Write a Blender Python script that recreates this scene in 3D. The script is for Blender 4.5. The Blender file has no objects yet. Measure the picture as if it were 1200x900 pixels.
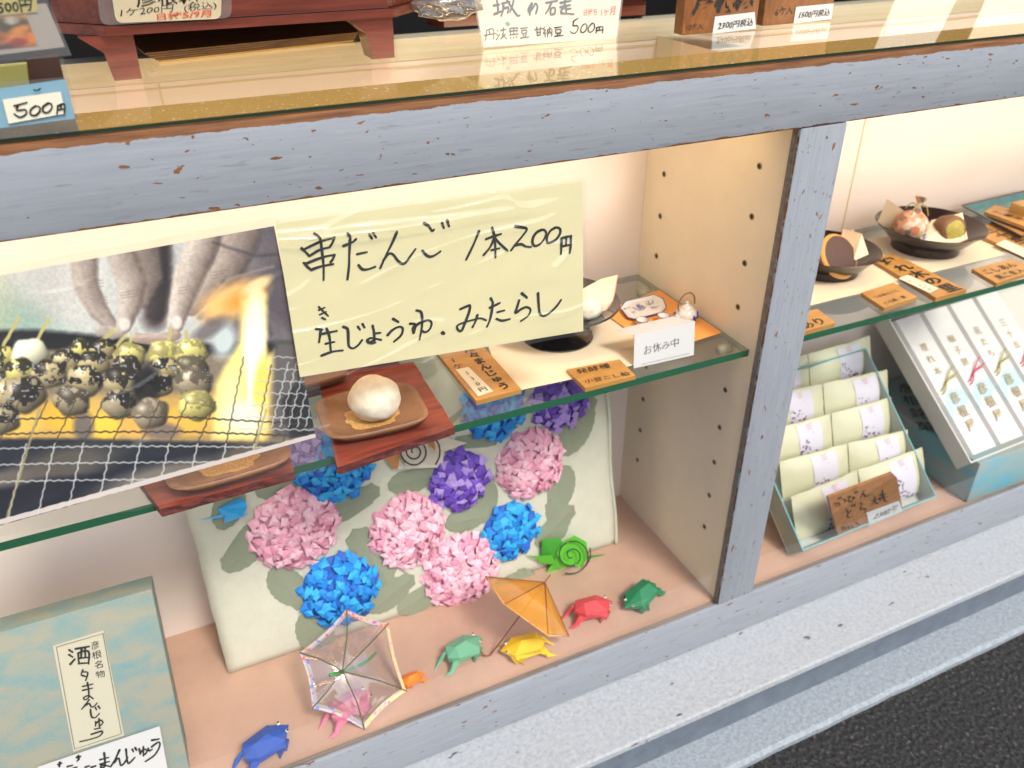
import bpy, bmesh, math, random
import numpy as np
from mathutils import Vector, Matrix, noise
random.seed(7)
RNG = np.random.RandomState(5)
SC = bpy.context.scene
COL = SC.collection
PI = math.pi

# ---------------------------------------------------------------- camera
CAM = np.array([-.685, -.710, .972]); YAW, PITCH, ROLL, FPX = .4365, .5456, -.0030, 978.5
def cam_axes():
    cy, sy, cp, sp = math.cos(YAW), math.sin(YAW), math.cos(PITCH), math.sin(PITCH)
    fw = np.array([sy*cp, cy*cp, -sp]); rt = np.array([cy, -sy, 0.]); up = np.cross(rt, fw)
    c, s = math.cos(ROLL), math.sin(ROLL)
    return c*rt + s*up, -s*rt + c*up, fw
RT, UP, FW = cam_axes()
cd = bpy.data.cameras.new('camera'); cam = bpy.data.objects.new('camera', cd); COL.objects.link(cam)
m = Matrix(((RT[0], UP[0], -FW[0], CAM[0]), (RT[1], UP[1], -FW[1], CAM[1]), (RT[2], UP[2], -FW[2], CAM[2]), (0, 0, 0, 1)))
cam.matrix_world = m
cd.sensor_width = 36; cd.sensor_fit = 'HORIZONTAL'; cd.lens = FPX/1200*36
cd.clip_start = .02; cd.clip_end = 500
cd.dof.use_dof = True; cd.dof.focus_distance = .84; cd.dof.aperture_fstop = 6.5
SC.camera = cam

# ---------------------------------------------------------------- sky, sun, exposure
W = bpy.data.worlds.new('World'); SC.world = W; W.use_nodes = True
nt = W.node_tree; bg = nt.nodes['Background']
sky = nt.nodes.new('ShaderNodeTexSky'); sky.sky_type = 'NISHITA'; sky.sun_disc = False
SUN_EL, SUN_AZ = math.radians(52), math.radians(166)      # azimuth from +Y clockwise: in front of the shop
sky.sun_elevation = SUN_EL; sky.sun_rotation = SUN_AZ; sky.dust_density = 2.5; sky.air_density = 1.2
nt.links.new(sky.outputs[0], bg.inputs[0]); bg.inputs[1].default_value = .15
sl = bpy.data.lights.new('sun', 'SUN'); sl.energy = 1.9; sl.angle = math.radians(13); sl.color = (1, .95, .88)
so = bpy.data.objects.new('sun', sl); COL.objects.link(so)
sd = Vector((math.sin(SUN_AZ)*math.cos(SUN_EL), math.cos(SUN_AZ)*math.cos(SUN_EL), math.sin(SUN_EL)))
so.rotation_euler = sd.to_track_quat('Z', 'Y').to_euler(); so.location = (0, -3, 4)
SC.view_settings.view_transform = 'Standard'; SC.view_settings.look = 'None'
SC.view_settings.exposure = .66; SC.view_settings.gamma = 1
SC.render.engine = 'CYCLES'
SC.cycles.use_denoising = True; SC.cycles.max_bounces = 10; SC.cycles.transparent_max_bounces = 24
SC.cycles.caustics_reflective = False; SC.cycles.caustics_refractive = False
SC.cycles.sample_clamp_indirect = 4

# ---------------------------------------------------------------- planes: where a sight line meets a real surface
class Plane:
    def __init__(s, p, n): s.p = np.array(p, float); s.n = np.array(n, float)/np.linalg.norm(n)
    def off(s, d): return Plane(s.p + s.n*d, s.n)
    def at(s, px, py):
        d = FW + RT*(px-600)/FPX - UP*(py-450)/FPX
        return CAM + d*((s.p-CAM)@s.n)/(d@s.n)
def PZ(z): return Plane((0, 0, z), (0, 0, 1))
def PY(y): return Plane((0, y, 0), (0, -1, 0))
def PX(x): return Plane((x, 0, 0), (-1, 0, 0))
ZG, ZRB, ZBB, ZS, YB, WST = .810, .734, -.0825, .4415, .300, .0675
GY = .009                                  # front glass

# ---------------------------------------------------------------- materials
MATS = {}
def mat(name, col, rough=.5, metal=0, bump=0, bscale=60, var=0, vscale=20, stretch=None, coat=0, emit=None, spec=.5, sheen=0, sss=0, trans=0, alpha=1):
    if name in MATS: return MATS[name]
    m = bpy.data.materials.new(name); m.use_nodes = True; MATS[name] = m
    nt = m.node_tree; b = nt.nodes['Principled BSDF']
    b.inputs['Base Color'].default_value = (*col, 1); b.inputs['Roughness'].default_value = rough
    b.inputs['Metallic'].default_value = metal; b.inputs['Specular IOR Level'].default_value = spec
    b.inputs['Coat Weight'].default_value = coat; b.inputs['Coat Roughness'].default_value = .08
    b.inputs['Sheen Weight'].default_value = sheen; b.inputs['Transmission Weight'].default_value = trans; b.inputs['Alpha'].default_value = alpha
    if sss: b.inputs['Subsurface Weight'].default_value = sss; b.inputs['Subsurface Scale'].default_value = .006
    if emit: b.inputs['Emission Color'].default_value = (*emit[0], 1); b.inputs['Emission Strength'].default_value = emit[1]
    if bump or var:
        tc = nt.nodes.new('ShaderNodeTexCoord'); mp = nt.nodes.new('ShaderNodeMapping')
        nt.links.new(tc.outputs['Object'], mp.inputs[0])
        if stretch: mp.inputs['Scale'].default_value = stretch
    if var:
        n = nt.nodes.new('ShaderNodeTexNoise'); n.inputs['Scale'].default_value = vscale; n.inputs['Detail'].default_value = 6
        n.inputs['Roughness'].default_value = .65
        nt.links.new(mp.outputs[0], n.inputs['Vector'])
        r = nt.nodes.new('ShaderNodeValToRGB'); nt.links.new(n.outputs[0], r.inputs[0])
        r.color_ramp.elements[0].position = .3; r.color_ramp.elements[1].position = .7
        r.color_ramp.elements[0].color = (*[c*(1-var) for c in col], 1); r.color_ramp.elements[1].color = (*[min(1, c*(1+var)) for c in col], 1)
        nt.links.new(r.outputs[0], b.inputs['Base Color'])
    if bump:
        n2 = nt.nodes.new('ShaderNodeTexNoise'); n2.inputs['Scale'].default_value = bscale; n2.inputs['Detail'].default_value = 5
        nt.links.new(mp.outputs[0], n2.inputs['Vector'])
        bp = nt.nodes.new('ShaderNodeBump'); bp.inputs['Strength'].default_value = bump; bp.inputs['Distance'].default_value = .002
        nt.links.new(n2.outputs[0], bp.inputs['Height']); nt.links.new(bp.outputs[0], b.inputs['Normal'])
    return m
class G:
    """tiny node-graph helper"""
    def __init__(s, m): s.nt = m.node_tree; s.b = s.nt.nodes['Principled BSDF']
    def n(s, t, **kw):
        x = s.nt.nodes.new(t)
        for k, v in kw.items():
            if k in x.inputs: x.inputs[k].default_value = v
            else: setattr(x, k, v)
        return x
    def l(s, a, b): s.nt.links.new(a, b)
    def coords(s, scale=(1, 1, 1), rot=(0, 0, 0), kind='Object'):
        tc = s.n('ShaderNodeTexCoord'); mp = s.n('ShaderNodeMapping'); mp.inputs['Scale'].default_value = scale; mp.inputs['Rotation'].default_value = rot
        s.l(tc.outputs[kind], mp.inputs[0]); return mp.outputs[0]
    def noise(s, vec, sc, det=5, rough=.6, dist=0):
        x = s.n('ShaderNodeTexNoise'); x.inputs['Scale'].default_value = sc; x.inputs['Detail'].default_value = det; x.inputs['Roughness'].default_value = rough; x.inputs['Distortion'].default_value = dist
        s.l(vec, x.inputs['Vector']); return x.outputs[0]
    def ramp(s, fac, stops):
        r = s.n('ShaderNodeValToRGB'); s.l(fac, r.inputs[0]); e = r.color_ramp.elements
        while len(e) < len(stops): e.new(.5)
        for i, (p, c) in enumerate(stops): e[i].position = p; e[i].color = (*c, 1) if len(c) == 3 else (c[0],)*3+(1,)
        return r.outputs[0]
    def mix(s, f, a, b):
        x = s.n('ShaderNodeMix', data_type='RGBA')
        (s.l(f, x.inputs[0]) if not isinstance(f, float) else setattr(x.inputs[0], 'default_value', f))
        for v, i in ((a, 6), (b, 7)):
            if isinstance(v, tuple): x.inputs[i].default_value = (*v, 1)
            else: s.l(v, x.inputs[i])
        return x.outputs[2]
    def math(s, op, a, b=None, c=None):
        x = s.n('ShaderNodeMath', operation=op)
        for i, v in enumerate((a, b, c)):
            if v is None: continue
            if isinstance(v, (int, float)): x.inputs[i].default_value = v
            else: s.l(v, x.inputs[i])
        return x.outputs[0]
    def bump(s, h, st=.3, d=.001):
        x = s.n('ShaderNodeBump'); x.inputs['Strength'].default_value = st; x.inputs['Distance'].default_value = d; s.l(h, x.inputs['Height']); s.l(x.outputs[0], s.b.inputs['Normal'])

def painted_wood(name, axis, wear_z=None, edge=None, lift=1.0):
    """blue-grey painted wood, brush grain along `axis`, chips and worn arrises showing brown wood"""
    m = mat(name, (.33, .37, .47), .55); g = G(m)
    sc = {'x': (6, 60, 120), 'z': (120, 60, 6)}[axis]
    v = g.coords(sc); v1 = g.coords()
    grain = g.noise(v, 1.6, 6, .7)
    paint = g.ramp(grain, [(.3, (.225, .238, .262)), (.52, (.268, .284, .310)), (.75, (.315, .33, .352))])
    blot = g.noise(v1, 5, 4, .6); paint = g.mix(g.math('MULTIPLY', blot, .35), paint, (.36, .38, .42))
    # fine dark scuffs running with the grain
    sc2 = {'x': (14, 80, 110), 'z': (110, 80, 14)}[axis]
    scf = g.noise(g.coords(sc2), 2.2, 3, .5); paint = g.mix(g.math('MULTIPLY', g.ramp(scf, [(.62, (0,)), (.68, (1,))]), .32), paint, (.13, .12, .13))
    wood = g.ramp(g.noise(v, 2.5, 5, .6), [(.3, (.10, .035, .012)), (.7, (.27, .11, .035))])
    # chips
    chipn = g.noise(g.coords({'x': (1, 2.6, 2.6), 'z': (2.6, 2.6, 1)}[axis]), 64, 3, .5, .4)
    den = g.noise(v1, 3.3, 2, .5)
    chip = g.ramp(g.math('ADD', chipn, g.math('MULTIPLY', den, .12)), [(.735, (0,)), (.745, (1,))])
    tiny = g.ramp(g.noise(g.coords({'x': (1, 2.2, 2.2), 'z': (2.2, 2.2, 1)}[axis]), 130, 2, .5), [(.715, (0,)), (.73, (1,))])
    mask = g.math('MAXIMUM', chip, g.math('MULTIPLY', tiny, .8))
    if edge:
        sep = g.n('ShaderNodeSeparateXYZ'); tc = g.n('ShaderNodeTexCoord'); g.l(tc.outputs['Object'], sep.inputs[0])
        wob = g.math('MULTIPLY', g.math('SUBTRACT', g.noise(g.coords({'x': (26, 20, 20), 'z': (20, 20, 26)}[axis]), 1.0, 6, .7), .5), 1)
        for ax, pos, sgn, w, amp in edge:
            o = sep.outputs['XYZ'.index(ax)]
            d = g.math('MULTIPLY', g.math('SUBTRACT', o, pos), sgn)       # distance inward from the arris
            d = g.math('ADD', d, g.math('MULTIPLY', wob, amp))
            e = g.math('LESS_THAN', d, w)
            mask = g.math('MAXIMUM', mask, e)
    col = g.mix(mask, paint, wood); g.l(col, g.b.inputs['Base Color'])
    h = g.math('SUBTRACT', g.math('MULTIPLY', grain, .25), mask); g.bump(h, .6, .0008)
    g.l(g.ramp(mask, [(0, (.52,)), (1, (.75,))]), g.b.inputs['Roughness'])
    return m

def thin_glass(name, tint=(.96, .985, .97), k=1.7, rough=0.0, bump=0, bscale=8, base=.04, stretch=(1, 1, 1), milk=0.0, gcol=(1, 1, 1), graze=1.1):
    m = bpy.data.materials.new(name); m.use_nodes = True; nt = m.node_tree; MATS[name] = m
    nt.nodes.remove(nt.nodes['Principled BSDF']); out = nt.nodes['Material Output']
    tr = nt.nodes.new('ShaderNodeBsdfTransparent'); tr.inputs[0].default_value = (*tint, 1)
    gl = nt.nodes.new('ShaderNodeBsdfGlossy'); gl.inputs['Roughness'].default_value = rough; gl.inputs['Color'].default_value = (*gcol, 1)
    lw = nt.nodes.new('ShaderNodeLayerWeight'); lw.inputs[0].default_value = .5
    p = nt.nodes.new('ShaderNodeMath'); p.operation = 'POWER'; nt.links.new(lw.outputs['Facing'], p.inputs[0]); p.inputs[1].default_value = 5
    q = nt.nodes.new('ShaderNodeMath'); q.operation = 'MULTIPLY_ADD'; nt.links.new(p.outputs[0], q.inputs[0]); q.inputs[1].default_value = (1-base)*graze; q.inputs[2].default_value = base*k; q.use_clamp = True
    mx = nt.nodes.new('ShaderNodeMixShader'); nt.links.new(q.outputs[0], mx.inputs[0]); nt.links.new(tr.outputs[0], mx.inputs[1]); nt.links.new(gl.outputs[0], mx.inputs[2])
    last = mx
    if milk:
        df = nt.nodes.new('ShaderNodeBsdfDiffuse'); df.inputs[0].default_value = (.8, .8, .8, 1)
        m2 = nt.nodes.new('ShaderNodeMixShader'); m2.inputs[0].default_value = milk; nt.links.new(mx.outputs[0], m2.inputs[1]); nt.links.new(df.outputs[0], m2.inputs[2]); last = m2
    nt.links.new(last.outputs[0], out.inputs[0])
    if bump:
        tc = nt.nodes.new('ShaderNodeTexCoord'); mp = nt.nodes.new('ShaderNodeMapping'); mp.inputs['Scale'].default_value = stretch; nt.links.new(tc.outputs['Object'], mp.inputs[0])
        n = nt.nodes.new('ShaderNodeTexNoise'); n.inputs['Scale'].default_value = bscale; n.inputs['Detail'].default_value = 3; n.inputs['Distortion'].default_value = .6
        nt.links.new(mp.outputs[0], n.inputs['Vector'])
        b = nt.nodes.new('ShaderNodeBump'); b.inputs['Strength'].default_value = bump; b.inputs['Distance'].default_value = .01; nt.links.new(n.outputs[0], b.inputs['Height'])
        nt.links.new(b.outputs[0], gl.inputs['Normal'])
    return m

def wood(name, dark, light, scale=(3, 60, 60), rough=.45, coat=0, ring=2.0):
    m = mat(name, light, rough, coat=coat); g = G(m)
    n = g.noise(g.coords(scale), ring, 7, .65, .5)
    g.l(g.ramp(n, [(.28, dark), (.72, light)]), g.b.inputs['Base Color']); g.bump(n, .25, .0006)
    return m

def cloud_paper(name, base=(.31, .305, .235), blue=(.145, .285, .30), rot=.5, sc=(16, 16, 30)):
    m = mat(name, base, .7); g = G(m)
    v = g.coords(sc, (0, rot, 0)); n = g.noise(v, 1.5, 3, .5, .3); f = g.noise(g.coords(), 420, 2, .5)
    nn = g.math('ADD', n, g.math('MULTIPLY', g.math('SUBTRACT', f, .5), .35))
    g.l(g.ramp(nn, [(.38, base), (.76, blue)]), g.b.inputs['Base Color'])
    return m

M_RAIL = painted_wood('blue_grey_painted_rail', 'x', edge=[('Z', ZG-.0048-ZBB, -1, .0058, .009), ('Z', ZRB-ZBB, 1, .0016, .010)])
M_RAILB = painted_wood('blue_grey_painted_bottom_rail', 'x', edge=[('Z', -ZBB, -1, -.0007, .0026)])
M_STILE = painted_wood('blue_grey_painted_stile', 'z', edge=[('X', 0, 1, .0001, .004), ('X', WST, -1, .0002, .003)])
M_RAW = wood('weathered_bare_wood', (.13, .11, .09), (.30, .25, .20), (4, 60, 60), .8)
M_TOPW = wood('varnished_brown_wood', (.13, .05, .015), (.30, .13, .04), (4, 60, 60), .45)
M_DUST = mat('dusty_gold_brown_wood', (.55, .32, .09), .5); g = G(M_DUST)
sp = g.ramp(g.noise(g.coords(), 300, 2, .5), [(.66, (0,)), (.70, (1,))]); g.l(g.mix(sp, (.56, .33, .09), (1, .95, .70)), g.b.inputs['Base Color'])
M_CREAM = mat('cream_painted_board', (.84, .73, .54), .55, bump=.12, bscale=30, var=.07, vscale=5)
M_BACK = mat('back_board_paper', (.80, .70, .63), .75, bump=.1, bscale=12, var=.035, vscale=4)
M_FLOOR = mat('peach_floor_board', (.53, .34, .25), .42, bump=.05, bscale=14, var=.12, vscale=7)
M_REAR = wood('pale_plywood_rail', (.66, .58, .42), (.80, .74, .60), (2.5, 90, 90), .6)
M_GLASS = thin_glass('shelf_glass', (.93, .965, .945), 1.6)
M_GTOP = thin_glass('counter_glass', (.975, .985, .95), 1.5, graze=.75)
M_GFRONT = thin_glass('front_pane_glass', (.97, .972, .968), 1.3)
M_EDGE = mat('green_glass_edge', (.02, .115, .055), .18, coat=.3)
M_EDGED = mat('dark_green_glass_edge', (.02, .035, .02), .15)
M_EDGEP = mat('pale_ground_glass_edge', (.42, .46, .40), .4, alpha=.55)
def clear_mat():
    m = bpy.data.materials.new('glass_underside'); m.use_nodes = True; nt = m.node_tree; nt.nodes.remove(nt.nodes['Principled BSDF'])
    t = nt.nodes.new('ShaderNodeBsdfTransparent'); nt.links.new(t.outputs[0], nt.nodes['Material Output'].inputs[0]); t.inputs[0].default_value = (.985, .995, .99, 1); return m
M_UNDER = clear_mat()
M_INK = mat('black_brush_ink', (.012, .012, .014), .45)
M_INKR = mat('orange_red_marker', (.75, .10, .03), .5)
M_WHITE = mat('white_paper', (.57, .57, .56), .7, bump=.05, bscale=20)
M_PEACH = mat('cream_washi_sheet', (.80, .66, .46), .75, bump=.06, bscale=14)
M_ORANGE = mat('orange_washi_sheet', (.80, .34, .08), .7, bump=.06, bscale=20)
M_PLAQ = wood('honey_wood_plaque', (.40, .19, .045), (.56, .29, .08), (12, 50, 50), .4)
M_PLAQD = wood('brown_wood_plaque', (.22, .09, .03), (.36, .17, .06), (40, 12, 40), .5)
M_LACQ = mat('black_lacquer', (.008, .005, .005), .10, coat=.8, spec=.5)
M_LACQB = mat('brown_lacquer', (.022, .008, .006), .22, coat=.15, spec=.35)
M_LACQR = wood('red_brown_lacquered_wood', (.06, .010, .006), (.16, .035, .02), (5, 60, 60), .25, coat=.5)
M_MAT = wood('red_live_edge_wood', (.09, .014, .009), (.31, .055, .025), (9, 55, 55), .45, ring=1.6)
M_MATE = mat('dark_bark_edge', (.10, .02, .015), .7, bump=.9, bscale=110, var=.6, vscale=90)
M_CLAY = mat('reddish_clay_plate', (.22, .105, .05), .42, bump=.35, bscale=90, var=.30, vscale=28)
M_BUN = mat('floury_white_bun', (.72, .66, .53), .85, bump=.5, bscale=55, var=.16, vscale=60, sss=.1)

# ---------------------------------------------------------------- objects
LOC = {}
def tag(o, label=None, cat=None, group=None, kind=None):
    if label: o['label'] = label
    if cat: o['category'] = cat
    if group: o['group'] = group
    if kind: o['kind'] = kind
    return o
def empty(name, loc, label=None, cat=None, group=None):
    o = bpy.data.objects.new(name, None); COL.objects.link(o); o.empty_display_size = .02
    loc = Vector([float(x) for x in loc]); o.location = loc; LOC[o.name] = loc; return tag(o, label, cat, group)
def mk(name, verts, faces, mats, par=None, loc=None, smooth=False, mi=None, ang=None):
    """mesh from world-space verts; par = thing or part (identity rotation)"""
    verts = [Vector([float(c) for c in v]) for v in verts]
    if par is not None: L = LOC[par.name]
    elif loc is not None: L = Vector([float(c) for c in loc])
    else:
        c = sum(verts, Vector())/len(verts); L = Vector((c.x, c.y, min(v.z for v in verts)))
    me = bpy.data.meshes.new(name); me.from_pydata([v-L for v in verts], [], faces)
    if not isinstance(mats, (list, tuple)): mats = [mats]
    for m_ in mats: me.materials.append(m_)
    if mi is not None: me.polygons.foreach_set('material_index', mi)
    if smooth: me.polygons.foreach_set('use_smooth', [True]*len(me.polygons))
    me.update()
    if ang is not None:
        me.polygons.foreach_set('use_smooth', [True]*len(me.polygons)); me.set_sharp_from_angle(angle=math.radians(ang))
    o = bpy.data.objects.new(name, me); COL.objects.link(o)
    if par is not None: o.parent = par
    else: o.location = L
    LOC[o.name] = L
    return o
def inst(name, me, par, M):
    o = bpy.data.objects.new(name, me); COL.objects.link(o); o.parent = par
    o.matrix_local = Matrix.Translation(-LOC[par.name]) @ M; LOC[o.name] = LOC[par.name]; return o
def bmesh_to(bm):
    v = [x.co.copy() for x in bm.verts]; bm.verts.index_update(); f = [[y.index for y in x.verts] for x in bm.faces]; bm.free(); return v, f
def box_vf(a, b, bev=0, M=None, seg=2):
    bm = bmesh.new(); bmesh.ops.create_cube(bm, size=1)
    a = Vector(a); b = Vector(b)
    for v in bm.verts: v.co = Vector([(a[i]+b[i])/2 + v.co[i]*(b[i]-a[i]) for i in range(3)])
    if bev: bmesh.ops.bevel(bm, geom=list(bm.edges), offset=bev, segments=seg, affect='EDGES', profile=.5)
    if M is not None: bm.transform(M)
    return bmesh_to(bm)
def box(name, a, b, m_, par=None, bev=0, M=None, **k):
    v, f = box_vf(a, b, bev, M); return mk(name, v, f, m_, par, ang=(35 if bev else None), **k)
def join_vf(*parts):
    V, F = [], []
    for v, f in parts:
        n = len(V); V += list(v); F += [[i+n for i in q] for q in f]
    return V, F
def prism_vf(poly, n, th, rnd=0):
    """poly: world points (outline) of the top face; extruded by -n*th"""
    n = Vector([float(c) for c in n]).normalized(); top = [Vector([float(c) for c in p]) for p in poly]
    a = Vector()
    for i in range(len(top)): a += top[i].cross(top[(i+1) % len(top)])
    if a.dot(n) < 0: top.reverse()
    k = len(top); V = top + [p - n*th for p in top]
    F = [list(range(k)), list(range(2*k-1, k-1, -1))] + [[i, k+i, k+(i+1) % k, (i+1) % k] for i in range(k)]
    return V, F
def slab(name, plane, pxs, th, m_, par=None, rnd=0, **k):
    """flat piece whose TOP face lies on `plane` at the given outline"""
    pts = [Vector(plane.at(*q).tolist()) for q in pxs]
    if rnd: pts = round_poly(pts, rnd)
    v, f = prism_vf(pts, plane.n, th); return mk(name, v, f, m_, par, **k)
def round_poly(pts, r, seg=4):
    out = []; n = len(pts)
    for i in range(n):
        p, a, b = pts[i], pts[i-1], pts[(i+1) % n]
        da = (a-p); db = (b-p); rr = min(r, da.length*.45, db.length*.45); A = p+da.normalized()*rr; B = p+db.normalized()*rr
        for k in range(seg+1):
            t = k/seg; out.append((1-t)**2*A + 2*t*(1-t)*p + t*t*B)
    return out
def lathe_vf(prof, c, seg=32, axis=None, wob=0, sq=(1, 1)):
    """prof [(r,z)], open profile from the axis outwards and back"""
    V, F = [], []; n = len(prof); c = Vector([float(x) for x in c])
    R = Matrix.Identity(3) if axis is None else Vector(axis).to_track_quat('Z', 'Y').to_matrix()
    for j in range(seg):
        a = 2*PI*j/seg
        for i, (r, z) in enumerate(prof):
            rr = r*(1+wob*noise.noise(Vector((math.cos(a)*1.7+c.x*9, math.sin(a)*1.7, z*30))))
            V.append(c + R @ Vector((rr*math.cos(a)*sq[0], rr*math.sin(a)*sq[1], z)))
    for j in range(seg):
        for i in range(n-1):
            a, b, c2, d = j*n+i, ((j+1) % seg)*n+i, ((j+1) % seg)*n+i+1, j*n+i+1
            F.append([a, b, c2, d])
    return V, F
def lathe(name, prof, c, m_, par=None, **k):
    kw = {q: k.pop(q) for q in ('seg', 'axis', 'wob', 'sq') if q in k}
    v, f = lathe_vf(prof, c, **kw); k.setdefault('ang', 50); return mk(name, v, f, m_, par, **k)
def smooth_pts(pts, sub=4):
    P = [Vector([float(c) for c in p]) for p in pts]
    if len(P) < 3: return P
    out = []
    for i in range(len(P)-1):
        p0, p1, p2, p3 = P[max(i-1, 0)], P[i], P[i+1], P[min(i+2, len(P)-1)]
        for s in range(sub):
            t = s/sub; out.append(.5*((2*p1)+(p2-p0)*t+(2*p0-5*p1+4*p2-p3)*t*t+(3*p1-p0-3*p2+p3)*t**3))
    out.append(P[-1]); return out
def tube_vf(pts, r, seg=8, taper=None, sub=4):
    P = smooth_pts(pts, sub); V, F = [], []; n = len(P); prev = None
    for i, p in enumerate(P):
        d = (P[min(i+1, n-1)]-P[max(i-1, 0)]).normalized()
        u = d.cross(Vector((0, 0, 1)) if abs(d.z) < .9 else Vector((1, 0, 0))).normalized() if prev is None else (prev - d*prev.dot(d)).normalized()
        prev = u; w = d.cross(u); rr = r if taper is None else r*(taper[0]+(taper[1]-taper[0])*i/(n-1))
        for k in range(seg): a = 2*PI*k/seg; V.append(p + (u*math.cos(a)+w*math.sin(a))*rr)
    for i in range(n-1):
        for k in range(seg): F.append([i*seg+k, i*seg+(k+1) % seg, (i+1)*seg+(k+1) % seg, (i+1)*seg+k])
    F.append(list(range(seg-1, -1, -1))); F.append([(n-1)*seg+k for k in range(seg)])
    return V, F
def tube(name, pts, r, m_, par=None, seg=8, taper=None, sub=4, **k):
    v, f = tube_vf(pts, r, seg, taper, sub); return mk(name, v, f, m_, par, smooth=True, **k)
def ball_vf(c, r, sub=3, sc=(1, 1, 1), wob=0, fr=30, M=None):
    bm = bmesh.new(); bmesh.ops.create_icosphere(bm, subdivisions=sub, radius=1)
    c = Vector([float(x) for x in c])
    for v in bm.verts:
        d = v.co.normalized(); k = 1+wob*noise.noise(d*2.3+c*fr)
        q = Vector((d.x*sc[0], d.y*sc[1], d.z*sc[2]))*r*k
        if M is not None: q = M @ q
        v.co = c+q
    return bmesh_to(bm)

# ---- writing: brush strokes and lettering as thin flat geometry on the surface it is written on
def stroke_vf(plane, px, wpx, taper=.75, jit=.12):
    """a brush line through points of `plane`, width given at that distance"""
    P = smooth_pts([plane.at(*q) for q in px], 4)
    if len(P) == 1: return [], []
    n = Vector(plane.n.tolist()); d0 = np.linalg.norm(plane.at(*px[0])-CAM)*.93/FPX; w = wpx*d0/2
    V, F = [], []; k = len(P)
    for i, p in enumerate(P):
        d = (P[min(i+1, k-1)]-P[max(i-1, 0)]); s = d.cross(n).normalized() if d.length > 1e-9 else Vector((1, 0, 0))
        t = i/(k-1); ww = w*(1-(1-taper)*t)*(1+jit*math.sin(7*t+px[0][0]))
        V += [p+s*ww, p-s*ww]
    for i in range(k-1): F.append([2*i, 2*i+1, 2*i+3, 2*i+2])
    for e, dd in ((0, -1), (k-1, 1)):                     # rounded ends
        d = ((P[1]-P[0]) if e == 0 else (P[-1]-P[-2])).normalized()*dd; a = V[2*e]; b = V[2*e+1]; c = (a+b)/2; r = (a-b).length/2; s = (a-b).normalized()
        base = len(V); ring = [c+s*math.cos(q)*r+d*math.sin(q)*r for q in [PI*j/6 for j in range(7)]]
        V += ring; F.append(list(range(base, base+7)))
    return V, F
def strokes(name, plane, lst, w, par, m_=None, org=(0, 0), sc=1.0, lift=.0006):
    pl = plane.off(lift); parts = []
    for i, s in enumerate(lst):
        parts.append(stroke_vf(pl.off(.00002*i), [(org[0]+x/sc, org[1]+y/sc) for x, y in s], w))
    v, f = join_vf(*parts); return mk(name, v, f, m_ or M_INK, par)
_TC = {}
def glyph(body, bold=0):
    if (body, bold) not in _TC:
        c = bpy.data.curves.new('lettering', 'FONT'); c.body = body; c.size = 1; c.offset = bold; c.resolution_u = 2
        o = bpy.data.objects.new('lettering', c); COL.objects.link(o)
        dg = bpy.context.evaluated_depsgraph_get(); me = bpy.data.meshes.new_from_object(o.evaluated_get(dg))
        v = np.array([list(x.co) for x in me.vertices]) if len(me.vertices) else np.zeros((1, 3)); f = [list(p.vertices) for p in me.polygons]
        bpy.data.objects.remove(o); bpy.data.curves.remove(c); bpy.data.meshes.remove(me); _TC[(body, bold)] = (v, f)
    return _TC[(body, bold)]
def hand(v, seed, k=.02):
    """small irregularities so that the lettering reads as written by hand"""
    out = v.copy()
    for i, p in enumerate(v):
        q = noise.noise_vector(Vector((p[0]*1.3+seed, p[1]*1.3, seed*.7))); out[i, 0] += q.x*k*2.2; out[i, 1] += q.y*k*2.2
    return out
def text_vf(plane, body, p0, p1, asp=1.0, shear=.12, bold=.012, seed=1, lift=.0006, jit=.05):
    """one line from p0 to p1 (baseline), scaled to fit"""
    pl = plane.off(lift); A = pl.at(*p0); B = pl.at(*p1); ex = B-A; L = np.linalg.norm(ex); ex /= L
    ey = np.cross(pl.n, ex)
    v, f = glyph(body, bold); v = hand(v, seed, jit*.5); w = v[:, 0].max()-v[:, 0].min(); s = L/w
    x = (v[:, 0]-v[:, 0].min())*s + v[:, 1]*s*shear; y = v[:, 1]*s*asp
    return [A+ex*a+ey*b for a, b in zip(x, y)], f
def vtext_vf(plane, body, p0, p1, size=.9, bold=.015, seed=1, lift=.0006, wide=1.0):
    """vertical writing: characters from p0 down to p1 (centres of first and last)"""
    pl = plane.off(lift); A = pl.at(*p0); B = pl.at(*p1); dn = B-A; n = len(body); st = np.linalg.norm(dn)/max(n-1, 1); dn /= np.linalg.norm(dn)
    ey = -dn; ex = np.cross(ey, pl.n); parts = []
    for i, ch in enumerate(body):
        v, f = glyph(ch, bold); v = hand(v, seed+i*3.1, .03); c = (v.max(0)+v.min(0))/2; s = st*size
        parts.append(([A+dn*st*i + ex*(q[0]-c[0])*s*wide + ey*(q[1]-c[1])*s for q in v], f))
    return join_vf(*parts)
def writing(name, par, m_, *parts):
    v, f = join_vf(*parts); return mk(name, v, f, m_, par)

# ================================================================ THE SETTING
def struct(name, v, f, m_, **k): return tag(mk(name, v, f, m_, **k), kind='structure')
M_ASPH = mat('asphalt', (.05, .05, .05), .85); g = G(M_ASPH)
vor = g.n('ShaderNodeTexVoronoi'); vor.inputs['Scale'].default_value = 130; g.l(g.coords(), vor.inputs['Vector'])
agg = g.ramp(g.noise(g.coords(), 150, 4, .7), [(.38, (.004, .004, .005)), (.54, (.020, .0195, .019)), (.62, (.05, .047, .043)), (.70, (.22, .19, .15))])
g.l(g.mix(g.math('MULTIPLY', g.noise(g.coords(), 7, 4), .35), agg, (.012, .012, .012)), g.b.inputs['Base Color'])
g.bump(g.math('MULTIPLY', vor.outputs['Distance'], 1.0), .9, .004)
struct('ground', *box_vf((-60, -60, -.60), (60, 60, -.176)), M_ASPH, loc=(0, 0, -.176))
M_STONE = mat('pale_speckled_stone', (.45, .48, .50), .75); g = G(M_STONE)
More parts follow.
